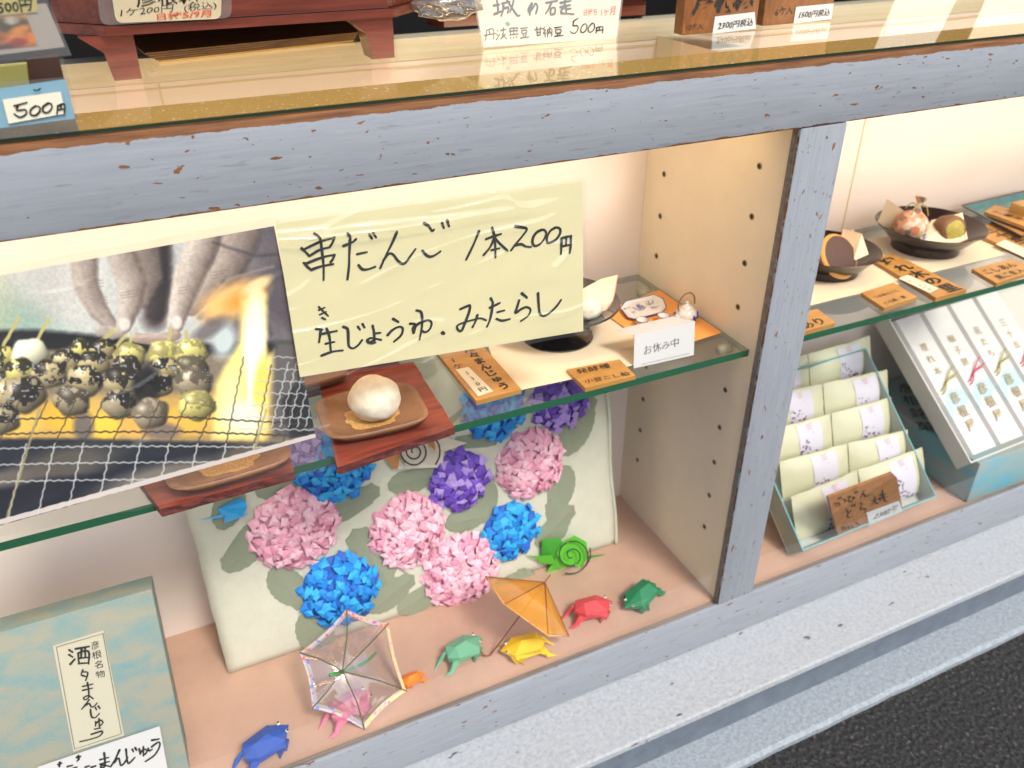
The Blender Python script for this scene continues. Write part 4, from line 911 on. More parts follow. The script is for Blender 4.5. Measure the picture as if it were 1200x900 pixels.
slab('paper', SLP, [(44, 899), (187, 851), (199, 915), (52, 975)], .0006, M_WHITE, slip)
SL = [[(385, 852), (437, 838)], [(386, 878), (440, 862)], [(410, 812), (415, 860), (412, 892), (392, 898), (398, 884), (440, 890)], [(500, 795), (475, 850), (448, 893)], [(470, 868), (495, 842), (508, 885), (530, 868), (548, 838)],
      [(538, 790), (548, 868), (565, 865), (590, 838)], [(575, 790), (582, 806)], [(592, 782), (600, 796)], [(615, 788), (622, 820)], [(622, 812), (642, 790), (662, 800), (648, 822)], [(640, 776), (640, 830)], [(668, 785), (675, 800), (692, 790)],
      [(690, 738), (732, 730)], [(690, 775), (730, 748), (735, 775), (705, 825), (652, 862)], [(250, 838), (272, 832)], [(258, 828), (262, 845), (252, 860)], [(140, 880), (160, 872)], [(150, 868), (148, 892)], [(195, 892), (225, 884)], [(300, 895), (322, 888)], [(335, 896), (360, 888)], [(205, 910), (250, 895)]]
strokes('brush_lettering', SLP, [zb(L) for L in SL], 2.3, slip, lift=.0004)

# ================================================================ ON THE LEFT GLASS SHELF
SH = PZ(ZS)
def plaque(label, pxs, th, par_cat='sign', m_=None, plane=SH, name='wooden_plaque', group=None, rnd=0):
    top = plane.off(th); c = sum(plane.at(*q) for q in pxs)/len(pxs)
    t = empty(name, c, label, 'plaque', group); slab('board', top, pxs, th-.0003, m_ or M_PLAQ, t, rnd=rnd); return t, top
# washi sheets
def sheet(label, pxs, m_, name='washi_sheet', lift=.0009, curl=0):
    pl = SH.off(lift); A, B, C_, D = [pl.at(*q) for q in pxs]
    o = mk(name, *sheet_vf(A, B, C_, D, pl.n, lambda u, v: curl*(max(0, u-.8)+max(0, .2-v))**2+.0007*(noise.noise(Vector((u*4+px_seed, v*4, 1)))+.9), 24, 18), m_, smooth=True)
    return tag(o, label, 'paper sheet')
px_seed = 1.0; sheet('cream washi sheet under the black pedestal dish', ((560, 372), (706, 355), (780, 420), (592, 462)), M_PEACH)
px_seed = 4.0; sheet('orange washi sheet under the miniature tea set', ((706, 366), (772, 340), (846, 390), (773, 414)), M_ORANGE, lift=.0028)
# black pedestal dish with white bun
cp = SH.at(653, 394); dish = empty('pedestal_dish', cp, 'black lacquered pedestal dish half hidden behind the yellow price sheet', 'dish')
lathe('foot', [(0, .018), (.010, .0175), (.016, .0135), (.026, .0085), (.038, .0045), (.0445, .0022), (.0462, .0036), (.0482, .0032), (.0488, .0014), (.0475, 0), (.0, 0)][::-1], cp, M_LACQ, dish, seg=48)
lathe('stem', [(.013, .004), (.0085, .012), (.0075, .024), (.012, .036)], cp, M_LACQ, dish, seg=24)
lathe('bowl', [(0, .034), (.020, .035), (.052, .0385), (.076, .048), (.0815, .0520), (.0805, .0545), (.076, .0525), (.050, .0425), (.018, .0385), (0, .038)], cp, M_LACQ, dish, seg=56)
dn_ = PZ(ZS+.040)
def bun(name, label, c, r, sc, m_, cat='steamed bun', seed=0, group=None):
    V, F = ball_vf(np.array(c)+np.array([0, 0, r*sc[2]*.92]), r, 4, sc, .06, 31+seed)
    zb_ = float(c[2]); V = [Vector((v.x, v.y, max(v.z, zb_+.0002))) for v in V]
    o = mk(name, V, F, m_, smooth=True, loc=c); return tag(o, label, cat, group)
bun('steamed_bun', 'white steamed bun on folded paper in the black pedestal dish', PZ(ZS+.0395).at(688, 373), .0185, (1.05, 1, .85), M_BUN)
pp = [PZ(ZS+h).at(*q) for q, h in (((690, 366), .046), ((708, 366), .045), ((718, 352), .060), ((724, 322), .088), ((704, 327), .083), ((680, 340), .072))]
o = mk('folded_napkin', pp+[p+np.array([0, .0006, -.0006]) for p in pp], [[0, 1, 2], [0, 2, 3, 4], [0, 4, 5], [8, 7, 6], [10, 9, 8, 6], [11, 10, 6]], M_PEACH); tag(o, 'cream folded napkin with a pink edge standing in the black pedestal dish', 'napkin')
M_PINKE = mat('salmon_edge', (.80, .30, .20), .6)
tube('coloured_edge', [pp[1], pp[2], pp[3]], .0006, M_PINKE, o, 5)
# miniature tea set
M_PORC = mat('white_glazed_porcelain', (.72, .68, .62), .15, coat=.6); M_BLUE = mat('cobalt_glaze', (.03, .05, .30), .25)
po = [(708, 364), (724, 352), (762, 345), (776, 350), (781, 360), (774, 366), (741, 374), (726, 372)]
po = [(727, 361), (733, 353), (766, 345), (777, 350), (781, 360), (776, 366), (744, 374), (736, 372)]
tr = empty('porcelain_plate', SH.at(755, 362), 'tiny eight sided white plate painted with a blue boat beside the teapot', 'plate')
b_ = SH.off(.0032); t2 = SH.off(.0085); cen = sum(b_.at(*q) for q in po)/8
V = [cen+(b_.at(*q)-cen)*.80 for q in po]+[t2.at(*q) for q in po]+[cen+(t2.at(*q)-cen-np.array([0, 0, .0053]))*.80+np.array([0, 0, .0016]) for q in po]
# outer wall, rim, inner floor
V += [t2.at(*q)+(cen-t2.at(*q))*.05+np.array([0, 0, -.0008]) for q in po]
F = [list(range(7, -1, -1))]+[[i, (i+1) % 8, 8+(i+1) % 8, 8+i] for i in range(8)]+[[8+i, 8+(i+1) % 8, 24+(i+1) % 8, 24+i] for i in range(8)]+[[24+i, 24+(i+1) % 8, 16+(i+1) % 8, 16+i] for i in range(8)]+[list(range(16, 24))]
mk('dish', V, F, M_PORC, tr, ang=25)
tube('blue_rim', [t2.at(*q) for q in po+po[:1]], .0006, M_BLUE, tr, 5, sub=1)
z6 = lambda L: [(700+x/7.5, 320+y/7.5) for x, y in L]
strokes('painted_boat', SH.off(.0052), [z6(L) for L in ([(310, 300), (350, 320), (400, 322), (425, 295)], [(350, 275), (360, 310)], [(365, 270), (378, 318)], [(385, 280), (392, 315)], [(400, 285), (410, 310)], [(340, 290), (420, 290)], [(430, 265), (450, 280), (490, 260)], [(445, 245), (460, 275)], [(485, 240), (490, 265)], [(305, 345), (330, 350)], [(310, 335), (335, 340)], [(220, 320), (250, 310), (285, 300)], [(235, 305), (250, 320)], [(470, 300), (545, 290)], [(480, 310), (520, 302)])], 1.1, tr, M_BLUE)
def cup(label, px):
    c = SH.off(.0032).at(*px); t = empty('porcelain_cup', c, label, 'cup')
    lathe('bowl', [(0, .0004), (.005, 0), (.0072, .004), (.0085, .011), (.0080, .0112), (.0066, .005), (.0045, .0022), (0, .0018)], c, M_PORC, t, seg=24); lathe('blue_band', [(.0086, .0104), (.0088, .0110), (.0086, .0115), (.0080, .0113)], c, M_BLUE, t, seg=24)
cup('tiny white cup with a blue rim, left of the pair in front of the plate', (752, 383)); cup('tiny white cup with a blue rim, right of the pair beside the teapot', (777, 378))
tc_ = SH.off(.0032).at(803, 376); tp = empty('toy_teapot', tc_, 'miniature white teapot with blue painting and a cane handle', 'teapot')
lathe('body', [(0, 0), (.009, .0005), (.0145, .006), (.0155, .012), (.0125, .018), (.006, .0215), (0, .022)], tc_, M_PORC, tp, seg=28)
lathe('lid', [(.0085, .0200), (.007, .0235), (.003, .0252), (.002, .027), (.0024, .0290), (0, .0298)], tc_, M_PORC, tp, seg=20)
v3 = lambda x, y, z: tc_+np.array([x, y, z])
tube('spout', [v3(-.011, -.002, .008), v3(-.018, -.003, .012), v3(-.022, -.004, .018)], .0030, M_PORC, tp, 8, (1.2, .6))
tube('spout_tip', [v3(-.0218, -.004, .0175), v3(-.0228, -.0042, .0192)], .0020, M_BLUE, tp, 8)
tube('handle', [v3(-.013, 0, .018), v3(-.0145, 0, .029), v3(-.008, 0, .040), v3(.002, 0, .0425), v3(.010, 0, .036), v3(.0125, 0, .024)], .0011, mat('cane_handle', (.24, .13, .04), .5), tp, 6)
for k, (a, z) in enumerate(((-1.3, .008), (-1.0, .010), (-.7, .008), (-.9, .013), (-1.5, .011), (-.5, .012))):
    r = .0158; tube('painted_leaf', [v3(r*math.cos(a), r*math.sin(a), z-.002), v3(r*.995*math.cos(a+.1), r*.995*math.sin(a+.1), z+.003)], .0012, M_BLUE, tp, 5)
# tent card
CF = Plane(SH.at(742, 431), (RT*0+np.array([-.10, -.94, .34])))
tcd = empty('tent_card', SH.at(778, 425), 'white folded card with faint pencil writing in front of the miniature tea set', 'card')
q4 = [(743.5, 393), (814.5, 376.5), (813, 416), (742.5, 432)]
P4 = [CF.at(*q) for q in q4]; back = [P4[0]+np.array([-.012, .030, -.004]), P4[1]+np.array([-.012, .030, -.004])]
nf = CF.n
V = [P4[0], P4[1], P4[2], P4[3], back[0], back[1]]; V += [p-nf*.0007 for p in V]
mk('card', V, [[3, 2, 1, 0], [0, 1, 5, 4], [6, 7, 8, 9], [10, 11, 7, 6], [0, 6, 9, 3], [1, 2, 8, 7], [2, 3, 9, 8], [4, 5, 11, 10]], M_WHITE, tcd)
writing('pencil_writing', tcd, mat('grey_pencil', (.12, .12, .13), .6), text_vf(CF, 'お休み中', (755, 415), (796, 405), 1.0, .1, -.005, 3, jit=.12))
strokes('pencil_rule', CF, [[(752, 427), (808, 414)]], .5, tcd, MATS['grey_pencil'])
# plaques
t, top = plaque('long honey wood plaque with cream price slip beside the clay bun plate', ((507, 407), (563, 402), (611, 456), (558, 470)), .0065)
writing('brush_lettering', t, M_INK, vtext_vf(top, '酒々まんじゅう', (549, 409), (590, 452), .98, .03, 2), vtext_vf(top, '1ケ', (531, 422), (537, 429), .9, .0, 3))
slab('price_slip', top.off(.0012), ((534, 433), (549, 430), (578, 458), (560, 464)), .0008, mat('cream_slip', (.74, .68, .52), .6), t)
writing('slip_lettering', t, M_INK, vtext_vf(top.off(.0013), '110円', (548, 437), (566, 456), .8, .0, 5))
t, top = plaque('small honey wood plaque with two lines of writing, in front of the black pedestal dish', ((664, 433), (726, 421), (745, 440), (686, 455)), .0060)
writing('brush_lettering', t, M_INK, text_vf(top, '発酵種', (677, 438), (716, 430), .8, .1, .0, 4, jit=.01), text_vf(top, '小豆こし餡', (686, 449), (738, 439), .8, .1, .0, 7, jit=.01))
# clay plates with buns on red live-edge boards
def mat_board(label, pxs, th=.010):
    pl = SH.off(th); c = sum(SH.at(*q) for q in pxs)/4; t = empty('wooden_board', c, label, 'board', 'red wooden boards under the clay plates')
    pts = [Vector(pl.at(*q).tolist()) for q in pxs]; out = []; n = len(pts)
    for i in range(n):
        a, b = pts[i], pts[(i+1) % n]
        for k in range(10):
            p = a.lerp(b, k/10); out.append(p+(b-a).normalized().cross(Vector((0, 0, 1)))*(.0016*noise.noise(p*55)))
    nn_ = len(out); z = Vector((0, 0, 1)); V = out+[p-z*(th*.55)+Vector((noise.noise(p*70), noise.noise(p*70+z), 0))*.0022 for p in out]+[p-z*(th-.0004)+Vector((noise.noise(p*50), 0, 0))*.002 for p in out]
    F = [list(range(nn_))]+[[r*nn_+i, (r+1)*nn_+i, (r+1)*nn_+(i+1) % nn_, r*nn_+(i+1) % nn_] for r in (0, 1) for i in range(nn_)]+[list(range(3*nn_-1, 2*nn_-1, -1))]
    a = Vector()
    for i in range(nn_): a += out[i].cross(out[(i+1) % nn_])
    if a.z < 0: F = [f[::-1] for f in F]
    mk('board_top', V, F, [M_MAT, M_MATE], t, mi=[0]+[1]*(2*nn_)+[1]); return t, pl
def clay_plate(label, c, w, d, rot, sand=True):
    t = empty('clay_plate', c, label, 'plate', 'clay plates on the red boards'); prof = [(0, 0), (.60, 0), (.80, .05), (.985, .22), (1.0, .27), (.97, .30), (.90, .27), (.78, .16), (.5, .115), (0, .11)]
    V, F = [], []; seg = 64; n = len(prof); R = Matrix.Rotation(rot, 3, 'Z'); C = Vector([float(q) for q in c]); Hh = .052
    for j in range(seg):
        a = 2*PI*j/seg; ca, sa = math.cos(a), math.sin(a); se = (abs(ca)**4.5+abs(sa)**4.5)**(-1/4.5)
        for r, z in prof: V.append(C+R @ Vector((ca*se*r*w*(1+.02*noise.noise(Vector((ca, sa, 7*w)))), sa*se*r*d, z*Hh*(1+.10*noise.noise(Vector((ca*2, sa*2, 3)))))))
    for j in range(seg):
        for i in range(n-1): F.append([j*n+i, ((j+1) % seg)*n+i, ((j+1) % seg)*n+i+1, j*n+i+1])
    mk('dish', V, F, M_CLAY, t, ang=60)
    if sand:
        V, F = [C+R @ Vector((0, 0, .128*Hh))], []; n = 40
        for k in range(n):
            a = 2*PI*k/n; q = .52+.18*noise.noise(Vector((math.cos(a)*2, math.sin(a)*2, w*50))); V.append(C+R @ Vector((math.cos(a)*q*w, math.sin(a)*q*d, .119*Hh)))
        F = [[0, 1+k, 1+(k+1) % n] for k in range(n)]; mk('gold_glaze', V, F, mat('speckled_gold_glaze', (.55, .33, .11), .35, bump=.6, bscale=500, var=.45, vscale=500), t)
    return t
_, pl = mat_board('red grained live-edge board in the middle, front edge over the shelf, under the bun plate', ((372, 440), (484, 424), (533, 500), (395, 548)))
cpl = pl.at(437, 492); clay_plate('square clay plate holding the whole white bun on the red board', cpl, .0585, .047, -.05)
M_BUNT = mat('brown_flour_spots', (.35, .25, .14), .9)
b1 = bun('steamed_bun', 'whole floury white bun on the clay plate right in front of the shelf edge', cpl+np.array([.004, -.001, .006]),   .0290, (1, 1, .84), M_BUN, seed=3)
_, pl = mat_board('red grained live-edge board sticking out below the left photo poster', ((150, 545), (331, 510), (345, 553), (187, 597)))
clay_plate('clay plate at the left, mostly hidden behind the lower edge of the photo poster', pl.at(268, 545), .062, .045, .05)
_, pl2 = mat_board('small red board behind, below the left corner of the price sheet', ((330, 430), (452, 405), (474, 432), (352, 462)), .008)
clay_plate('clay plate standing behind the bun, cut off by the yellow sheet', PZ(ZS+.006).at(455, 412), .060, .042, -.12)
clay_plate('small clay plate between poster sleeve and yellow sheet', PZ(ZS+.009).at(368, 447), .040, .030, .1, False)

# ================================================================ RIGHT BAY, SHELF
px_seed = 7.0; sheet('cream washi sheet under the left lacquer bowl of the right bay', ((930, 300), (1010, 285), (1055, 333), (938, 361)), M_PEACH)
px_seed = 9.0; sheet('cream washi sheet under the lacquer bowl with the wrapped ball', ((1010, 282), (1130, 262), (1180, 298), (1052, 330)), M_PEACH)
def lbowl(label, c, R, H, foot):
    t = empty('lacquer_bowl', c, label, 'bowl'); lathe('foot', [(foot*.9, 0), (foot, .0), (foot*1.0, H*.35), (foot*.8, H*.42)], c, M_LACQB, t, seg=48)
    lathe('bowl', [(0, H*.32), (foot*.9, H*.33), (foot*1.15, H*.42), (R*.88, H*.78), (R, H*1.0), (R*.985, H*1.02), (R*.86, H*.84), (foot*1.0, H*.50), (0, H*.45)], c, M_LACQB, t, seg=56); return t
c2 = SH.at(1083, 291); lbowl('dark brown lacquer bowl with wrapped ball and cut sweet in the right bay', c2, .086, .043, .053)
c1 = SH.at(966, 317); lbowl('dark brown lacquer bowl of sliced pancake sweets, half hidden by the post', c1, .078, .038, .050)
def napkin(label, anchors, m_=M_PEACH, edge=True):
    P = [PZ(ZS+h).at(*q) for q, h in anchors]; n = len(P); o = mk('folded_napkin', P+[p+np.array([0, .0007, -.0005]) for p in P], [[0, i, i+1] for i in range(1, n-1)]+[[n, n+i+1, n+i] for i in range(1, n-1)], m_); tag(o, label, 'napkin')
    if edge: tube('coloured_edge', [P[-2], P[-1]], .0006, M_PINKE, o, 5)
    return o
napkin('cream napkin folded behind the wrapped ball in the right lacquer bowl', (((1052, 272), .030), ((1028, 262), .042), ((1040, 233), .085), ((1057, 245), .070), ((1075, 262), .050)), edge=False)
napkin('cream napkin with pink edge under the cut sweet in the right lacquer bowl', (((1078, 287), .026), ((1092, 258), .048), ((1128, 249), .062), ((1134, 280), .032), ((1110, 290), .025)))
M_CHI = mat('patterned_crepe_cloth', (.55, .2, .1), .8, bump=.3, bscale=90); g = G(M_CHI)
vo = g.n('ShaderNodeTexVoronoi'); vo.inputs['Scale'].default_value = 120; g.l(g.coords(), vo.inputs['Vector']); sepc = g.n('ShaderNodeSeparateColor'); g.l(vo.outputs['Color'], sepc.inputs[0])
g.l(g.ramp(sepc.outputs[0], [(.0, (.62, .16, .05)), (.28, (.70, .55, .38)), (.45, (.55, .12, .05)), (.6, (.16, .18, .14)), (.75, (.72, .40, .12)), (.88, (.65, .60, .50))]), g.b.inputs['Base Color'])
cb = PZ(ZS+.024).at(1063, 281); wb = empty('wrapped_ball', cb, 'round sweet wrapped in patterned crepe cloth tied at the top', 'wrapped sweet')
v, f = ball_vf(cb+np.array([0, 0, .025]), .026, 3, (1.05, 1, .95), .05, 11); mk('cloth_wrap', v, f, M_CHI, wb, smooth=True)
tp_ = cb+np.array([.006, 0, .049]); lathe('gathered_neck', [(.007, -.002), (.003, .006), (.004, .012), (.009, .021), (.006, .022), (0, .014)], tp_, M_CHI, wb, seg=14, axis=(.25, .1, 1), wob=.5)
M_GCORD = mat('gold_green_cord', (.48, .40, .08), .5)
for a in range(4):
    th = a*1.6+.3; tube('tie_cord', [tp_+np.array([0, 0, .006]), tp_+np.array([.011*math.cos(th), .011*math.sin(th), .010]), tp_+np.array([.020*math.cos(th), .018*math.sin(th), .001-.002*a])], .0009, M_GCORD, wb, 5)
tgp = [PZ(ZS+h).at(*q) for q, h in (((1071, 248), .068), ((1080, 253), .064), ((1088, 268), .048), ((1088, 285), .026), ((1079, 285), .026), ((1078, 268), .048), ((1073, 258), .060))]
mk('paper_tag', tgp+[p+np.array([.0004, .0008, 0]) for p in tgp], [[0, 1, 2, 6], [6, 2, 5], [5, 2, 3, 4], [13, 9, 8, 7], [12, 9, 13], [11, 10, 9, 12]], M_WHITE, wb)
writing('tag_lettering', wb, M_INK, vtext_vf(Plane(tgp[3], (-.35, -.9, .25)), '糸切餅', (1081, 262), (1083, 277), .8, .02))
M_BRN = mat('brown_baked_skin', (.20, .09, .035), .6, bump=.2, bscale=60, var=.2, vscale=40); M_MOS = mat('mossy_bean_filling', (.42, .34, .06), .7, bump=.5, bscale=160, var=.3, vscale=120)
cs = PZ(ZS+.023).at(1108, 282); sw = empty('cut_sweet', cs, 'brown baked sweet cut open to a green-yellow filling in the lacquer bowl', 'sweet')
fd = Vector((-.25, -.93, .25)).normalized()
v, f = lathe_vf([(0, 0), (.019, 0), (.0225, .004), (.0235, .014), (.021, .030), (.012, .036), (0, .037)], cs+np.array([0, -.012, .0215]), 26, axis=tuple(-fd), wob=.06); mk('skin', v, f, M_BRN, sw, smooth=True)
v, f = lathe_vf([(.0165, -.0002), (.0155, -.0012), (0, -.0016)], cs+np.array([0, -.012, .0215]), 22, axis=tuple(-fd), wob=.10); mk('filling', v, f, M_MOS, sw, smooth=True)
# pancake sweets in the left bowl
M_PAN = mat('golden_pancake_edge', (.66, .36, .09), .65, bump=.2, bscale=120); M_PANB = mat('browned_pancake_face', (.34, .14, .045), .55, var=.15, vscale=40); M_BEAN = mat('dark_bean_paste', (.075, .03, .02), .5, bump=.5, bscale=150)
def pancake(label, c, R, nrm, half=False):
    t = empty('pancake_sweet', c, label, 'sweet'); nrm = Vector(nrm).normalized()
    lathe('pancake', [(0, .0), (R*.55, .0), (R*.93, -.002), (R, -.006), (R*.95, -.010), (0, -.012)], c, [M_PAN, M_PANB], t, seg=36, axis=tuple(nrm), mi=None)
    v, f = lathe_vf([(0, .0008), (R*.5, .0006), (R*.86, -.0006)], c, 36, axis=tuple(nrm)); mk('browned_face', v, f, M_PANB if not half else M_BEAN, t, smooth=True)
napkin('cream napkin with pink edge in the half hidden lacquer bowl', (((1000, 306), .030), ((1018, 298), .038), ((1010, 274), .066), ((988, 268), .064), ((984, 286), .045)))
pancake('cut pancake sweet with dark bean paste leaning in the half hidden lacquer bowl', PZ(ZS+.042).at(986, 299), .036, (.10, -.78, .62), True)
pancake('small whole pancake sweet beside the post in the lacquer bowl', PZ(ZS+.042).at(953, 305), .030, (.55, -.75, .36))
# plaques of the right bay
def small(label, pxs, l1, l2, th=.0065):
    t, top = plaque(label, pxs, th); A, B, C_, D = pxs
    lp = lambda a, b, s: (a[0]*(1-s)+b[0]*s, a[1]*(1-s)+b[1]*s)
    p = lambda u, v: lp(lp(A, B, u), lp(D, C_, u), v)
    parts = []
    if l1: parts.append(text_vf(top, l1, p(.12, .46), p(.86, .46), .9, .1, .01, len(l1)*1.3))
    if l2: parts.append(text_vf(top, l2, p(.16, .86), p(.80, .86), .9, .1, .01, len(l2)*2.1))
    writing('brush_lettering', t, M_INK, *parts); return t, top
small('small honey wood plaque next to the green shelf edge, third from the post', ((1009, 343), (1047, 331), (1075, 348), (1036, 361)), 'つぶあんこし', 'どら焼・栗')
small('honey wood plaque partly cut off by the blue-grey post', ((930, 368), (958, 362), (979, 378), (938, 390)), '', 'あり')
small('small honey wood plaque at the right end of the shelf front', ((1139, 315), (1186, 303), (1216, 316), (1168, 332)), 'こしあん', '黒ごま入')
t, top = plaque('long honey wood plaque with white price slip between the two lacquer bowls', ((1022, 304), (1046, 297), (1133, 339), (1097, 349)), .0075)
writing('brush_lettering', t, M_INK, vtext_vf(top, '埋れ木の里', (1042, 306), (1112, 337), .95, .03, 8, wide=1.2))
slab('price_slip', top.off(.0012), ((1053, 326), (1064, 322), (1100, 338), (1089, 343)), .0008, MATS['cream_slip'], t); writing('slip_lettering', t, M_INK, vtext_vf(top.off(.0013), '一ケ160円', (1061, 326.5), (1090, 339), .8, 0, 4))
t, top = plaque('long honey wood plaque with white price slip right of the bowl with the ball', ((1140, 272), (1165, 258), (1240, 286), (1215, 306)), .0075)
writing('brush_lettering', t, M_INK, vtext_vf(top, '三十五万石', (1160, 270), (1222, 292), .95, .03, 6, wide=1.2)); slab('price_slip', top.off(.0012), ((1167, 286), (1178, 281), (1222, 300), (1210, 306)), .0008, MATS['cream_slip'], t)
# dark plate with turquoise glaze
tq = empty('square_plate', SH.at(1170, 255), 'dark square plate with turquoise glaze at the right end of the shelf', 'plate')
PLQ = SH.off(.016); qo = [(1126, 240), (1204, 222), (1270, 250), (1198, 277)]; O = [PLQ.at(*q) for q in qo]; ce = sum(O)/4
rings = [(.72, -.014), (.97, -.003), (1.0, 0), (.93, -.001), (.80, -.009), (0.0, -.0095)]
V = [ce+(o_-ce)*k+np.array([0, 0, z]) for k, z in rings for o_ in O]; F = [[3, 2, 1, 0]]+[[4*r+i, 4*r+(i+1) % 4, 4*(r+1)+(i+1) % 4, 4*(r+1)+i] for r in range(5) for i in range(4)]
mk('dish', V, F, [mat('dark_bronze_glaze', (.07, .05, .04), .3), mat('turquoise_glaze', (.07, .20, .20), .25, coat=.2, var=.25, vscale=30)], tq, mi=[0]+[0]*12+[1]*8)
cbk = SH.off(.0075).at(1200, 256); o = box('jelly_block', cbk+np.array([-.022, -.014, 0]), cbk+np.array([.03, .02, .028]), mat('amber_bean_jelly', (.50, .29, .08), .35, sss=.2, var=.1, vscale=40), bev=.004); tag(o, 'amber coloured block of bean jelly on the dark square plate', 'sweet')
t, top = plaque('honey wood plaque lying on the dark square plate', ((1154, 248), (1166, 240), (1222, 256), (1208, 268)), .006, plane=SH.off(.011))
writing('brush_lettering', t, M_INK, vtext_vf(top, '丁稚羊羹', (1170, 249), (1206, 259), .9, .02))
for k in range(2):
    napkin(('cream paper scrap behind the bowl near the back wall', 'second cream paper scrap behind the half hidden bowl')[k], ((((1105, 236), .004), ((1126, 230), .012), ((1128, 236), .004)), (((985, 277), .003), ((1000, 268), .012), ((1003, 276), .004)))[k], edge=False)
# cream supports below? (nothing more on the shelf)

# ================================================================ RIGHT BAY, FLOOR
# ---- tilted tray of wrapped pancakes
Lr = PZ(.030).at(941, 646); Rr = PZ(.030).at(1098, 582); tex = (Rr-Lr); TW = np.linalg.norm(tex); tex /= TW
tev = np.array([0, .2237, .2005]); tev = tev-tex*(tev@tex); TL = np.linalg.norm(tev)*.97; tev /= np.linalg.norm(tev); ten = np.cross(tex, tev)
TD = .040
def TP(u, v, w): return Lr+tex*u+tev*v+ten*w
M_TRI = mat('pale_grey_card_inside', (.46, .50, .46), .7); M_TEALE = mat('teal_card_edge', (.12, .36, .38), .5)
tray = empty('open_box', TP(TW/2, 0, -TD), 'open turquoise clouded gift box propped up and filled with wrapped pancakes', 'box')
def tbox(u0, v0, w0, u1, v1, w1):
    P = [TP(u, v, w) for w in (w0, w1) for v in (v0, v1) for u in (u0, u1)]; return P, [[0, 2, 3, 1], [4, 5, 7, 6], [0, 1, 5, 4], [2, 6, 7, 3], [0, 4, 6, 2], [1, 3, 7, 5]]
th = .0025
mk('box_bottom', *tbox(0, 0, -TD, TW, TL, -TD+th), M_TRI, tray)
for nm, b in (('side_wall', (0, 0, -TD+th, th, TL, 0)), ('side_wall', (TW-th, 0, -TD+th, TW, TL, 0)), ('front_wall', (th, 0, -TD+th, TW-th, th, 0)), ('back_wall', (th, TL-th, -TD+th, TW-th, TL, 0))):
    v, f = tbox(*b); mi = [0]*6; o = mk(nm, v, f, [M_CLD, M_TRI, M_TEALE], tray)
    for p in o.data.polygons:
        c = p.center+LOC[o.name]; q = np.array(c)-Lr; uu, vv, ww = q@tex, q@tev, q@ten; nn_ = np.array(p.normal); 
        p.material_index = 2 if abs(nn_@ten) > .9 and ww > -.001 else (1 if (uu > th*.9 and nn_@tex > .5 and uu < TW/2) or (uu < TW-th*.9 and nn_@tex < -.5 and uu > TW/2) or (nn_@tev > .5 and vv < TL/2) or (nn_@tev < -.5 and vv > TL/2) else 0)
stand = mk('prop_block', *box_vf((.24, .16, .0005), (.48, .27, .085)), M_TRI); tag(stand, 'grey card block that props up the box of wrapped pancakes', 'support')
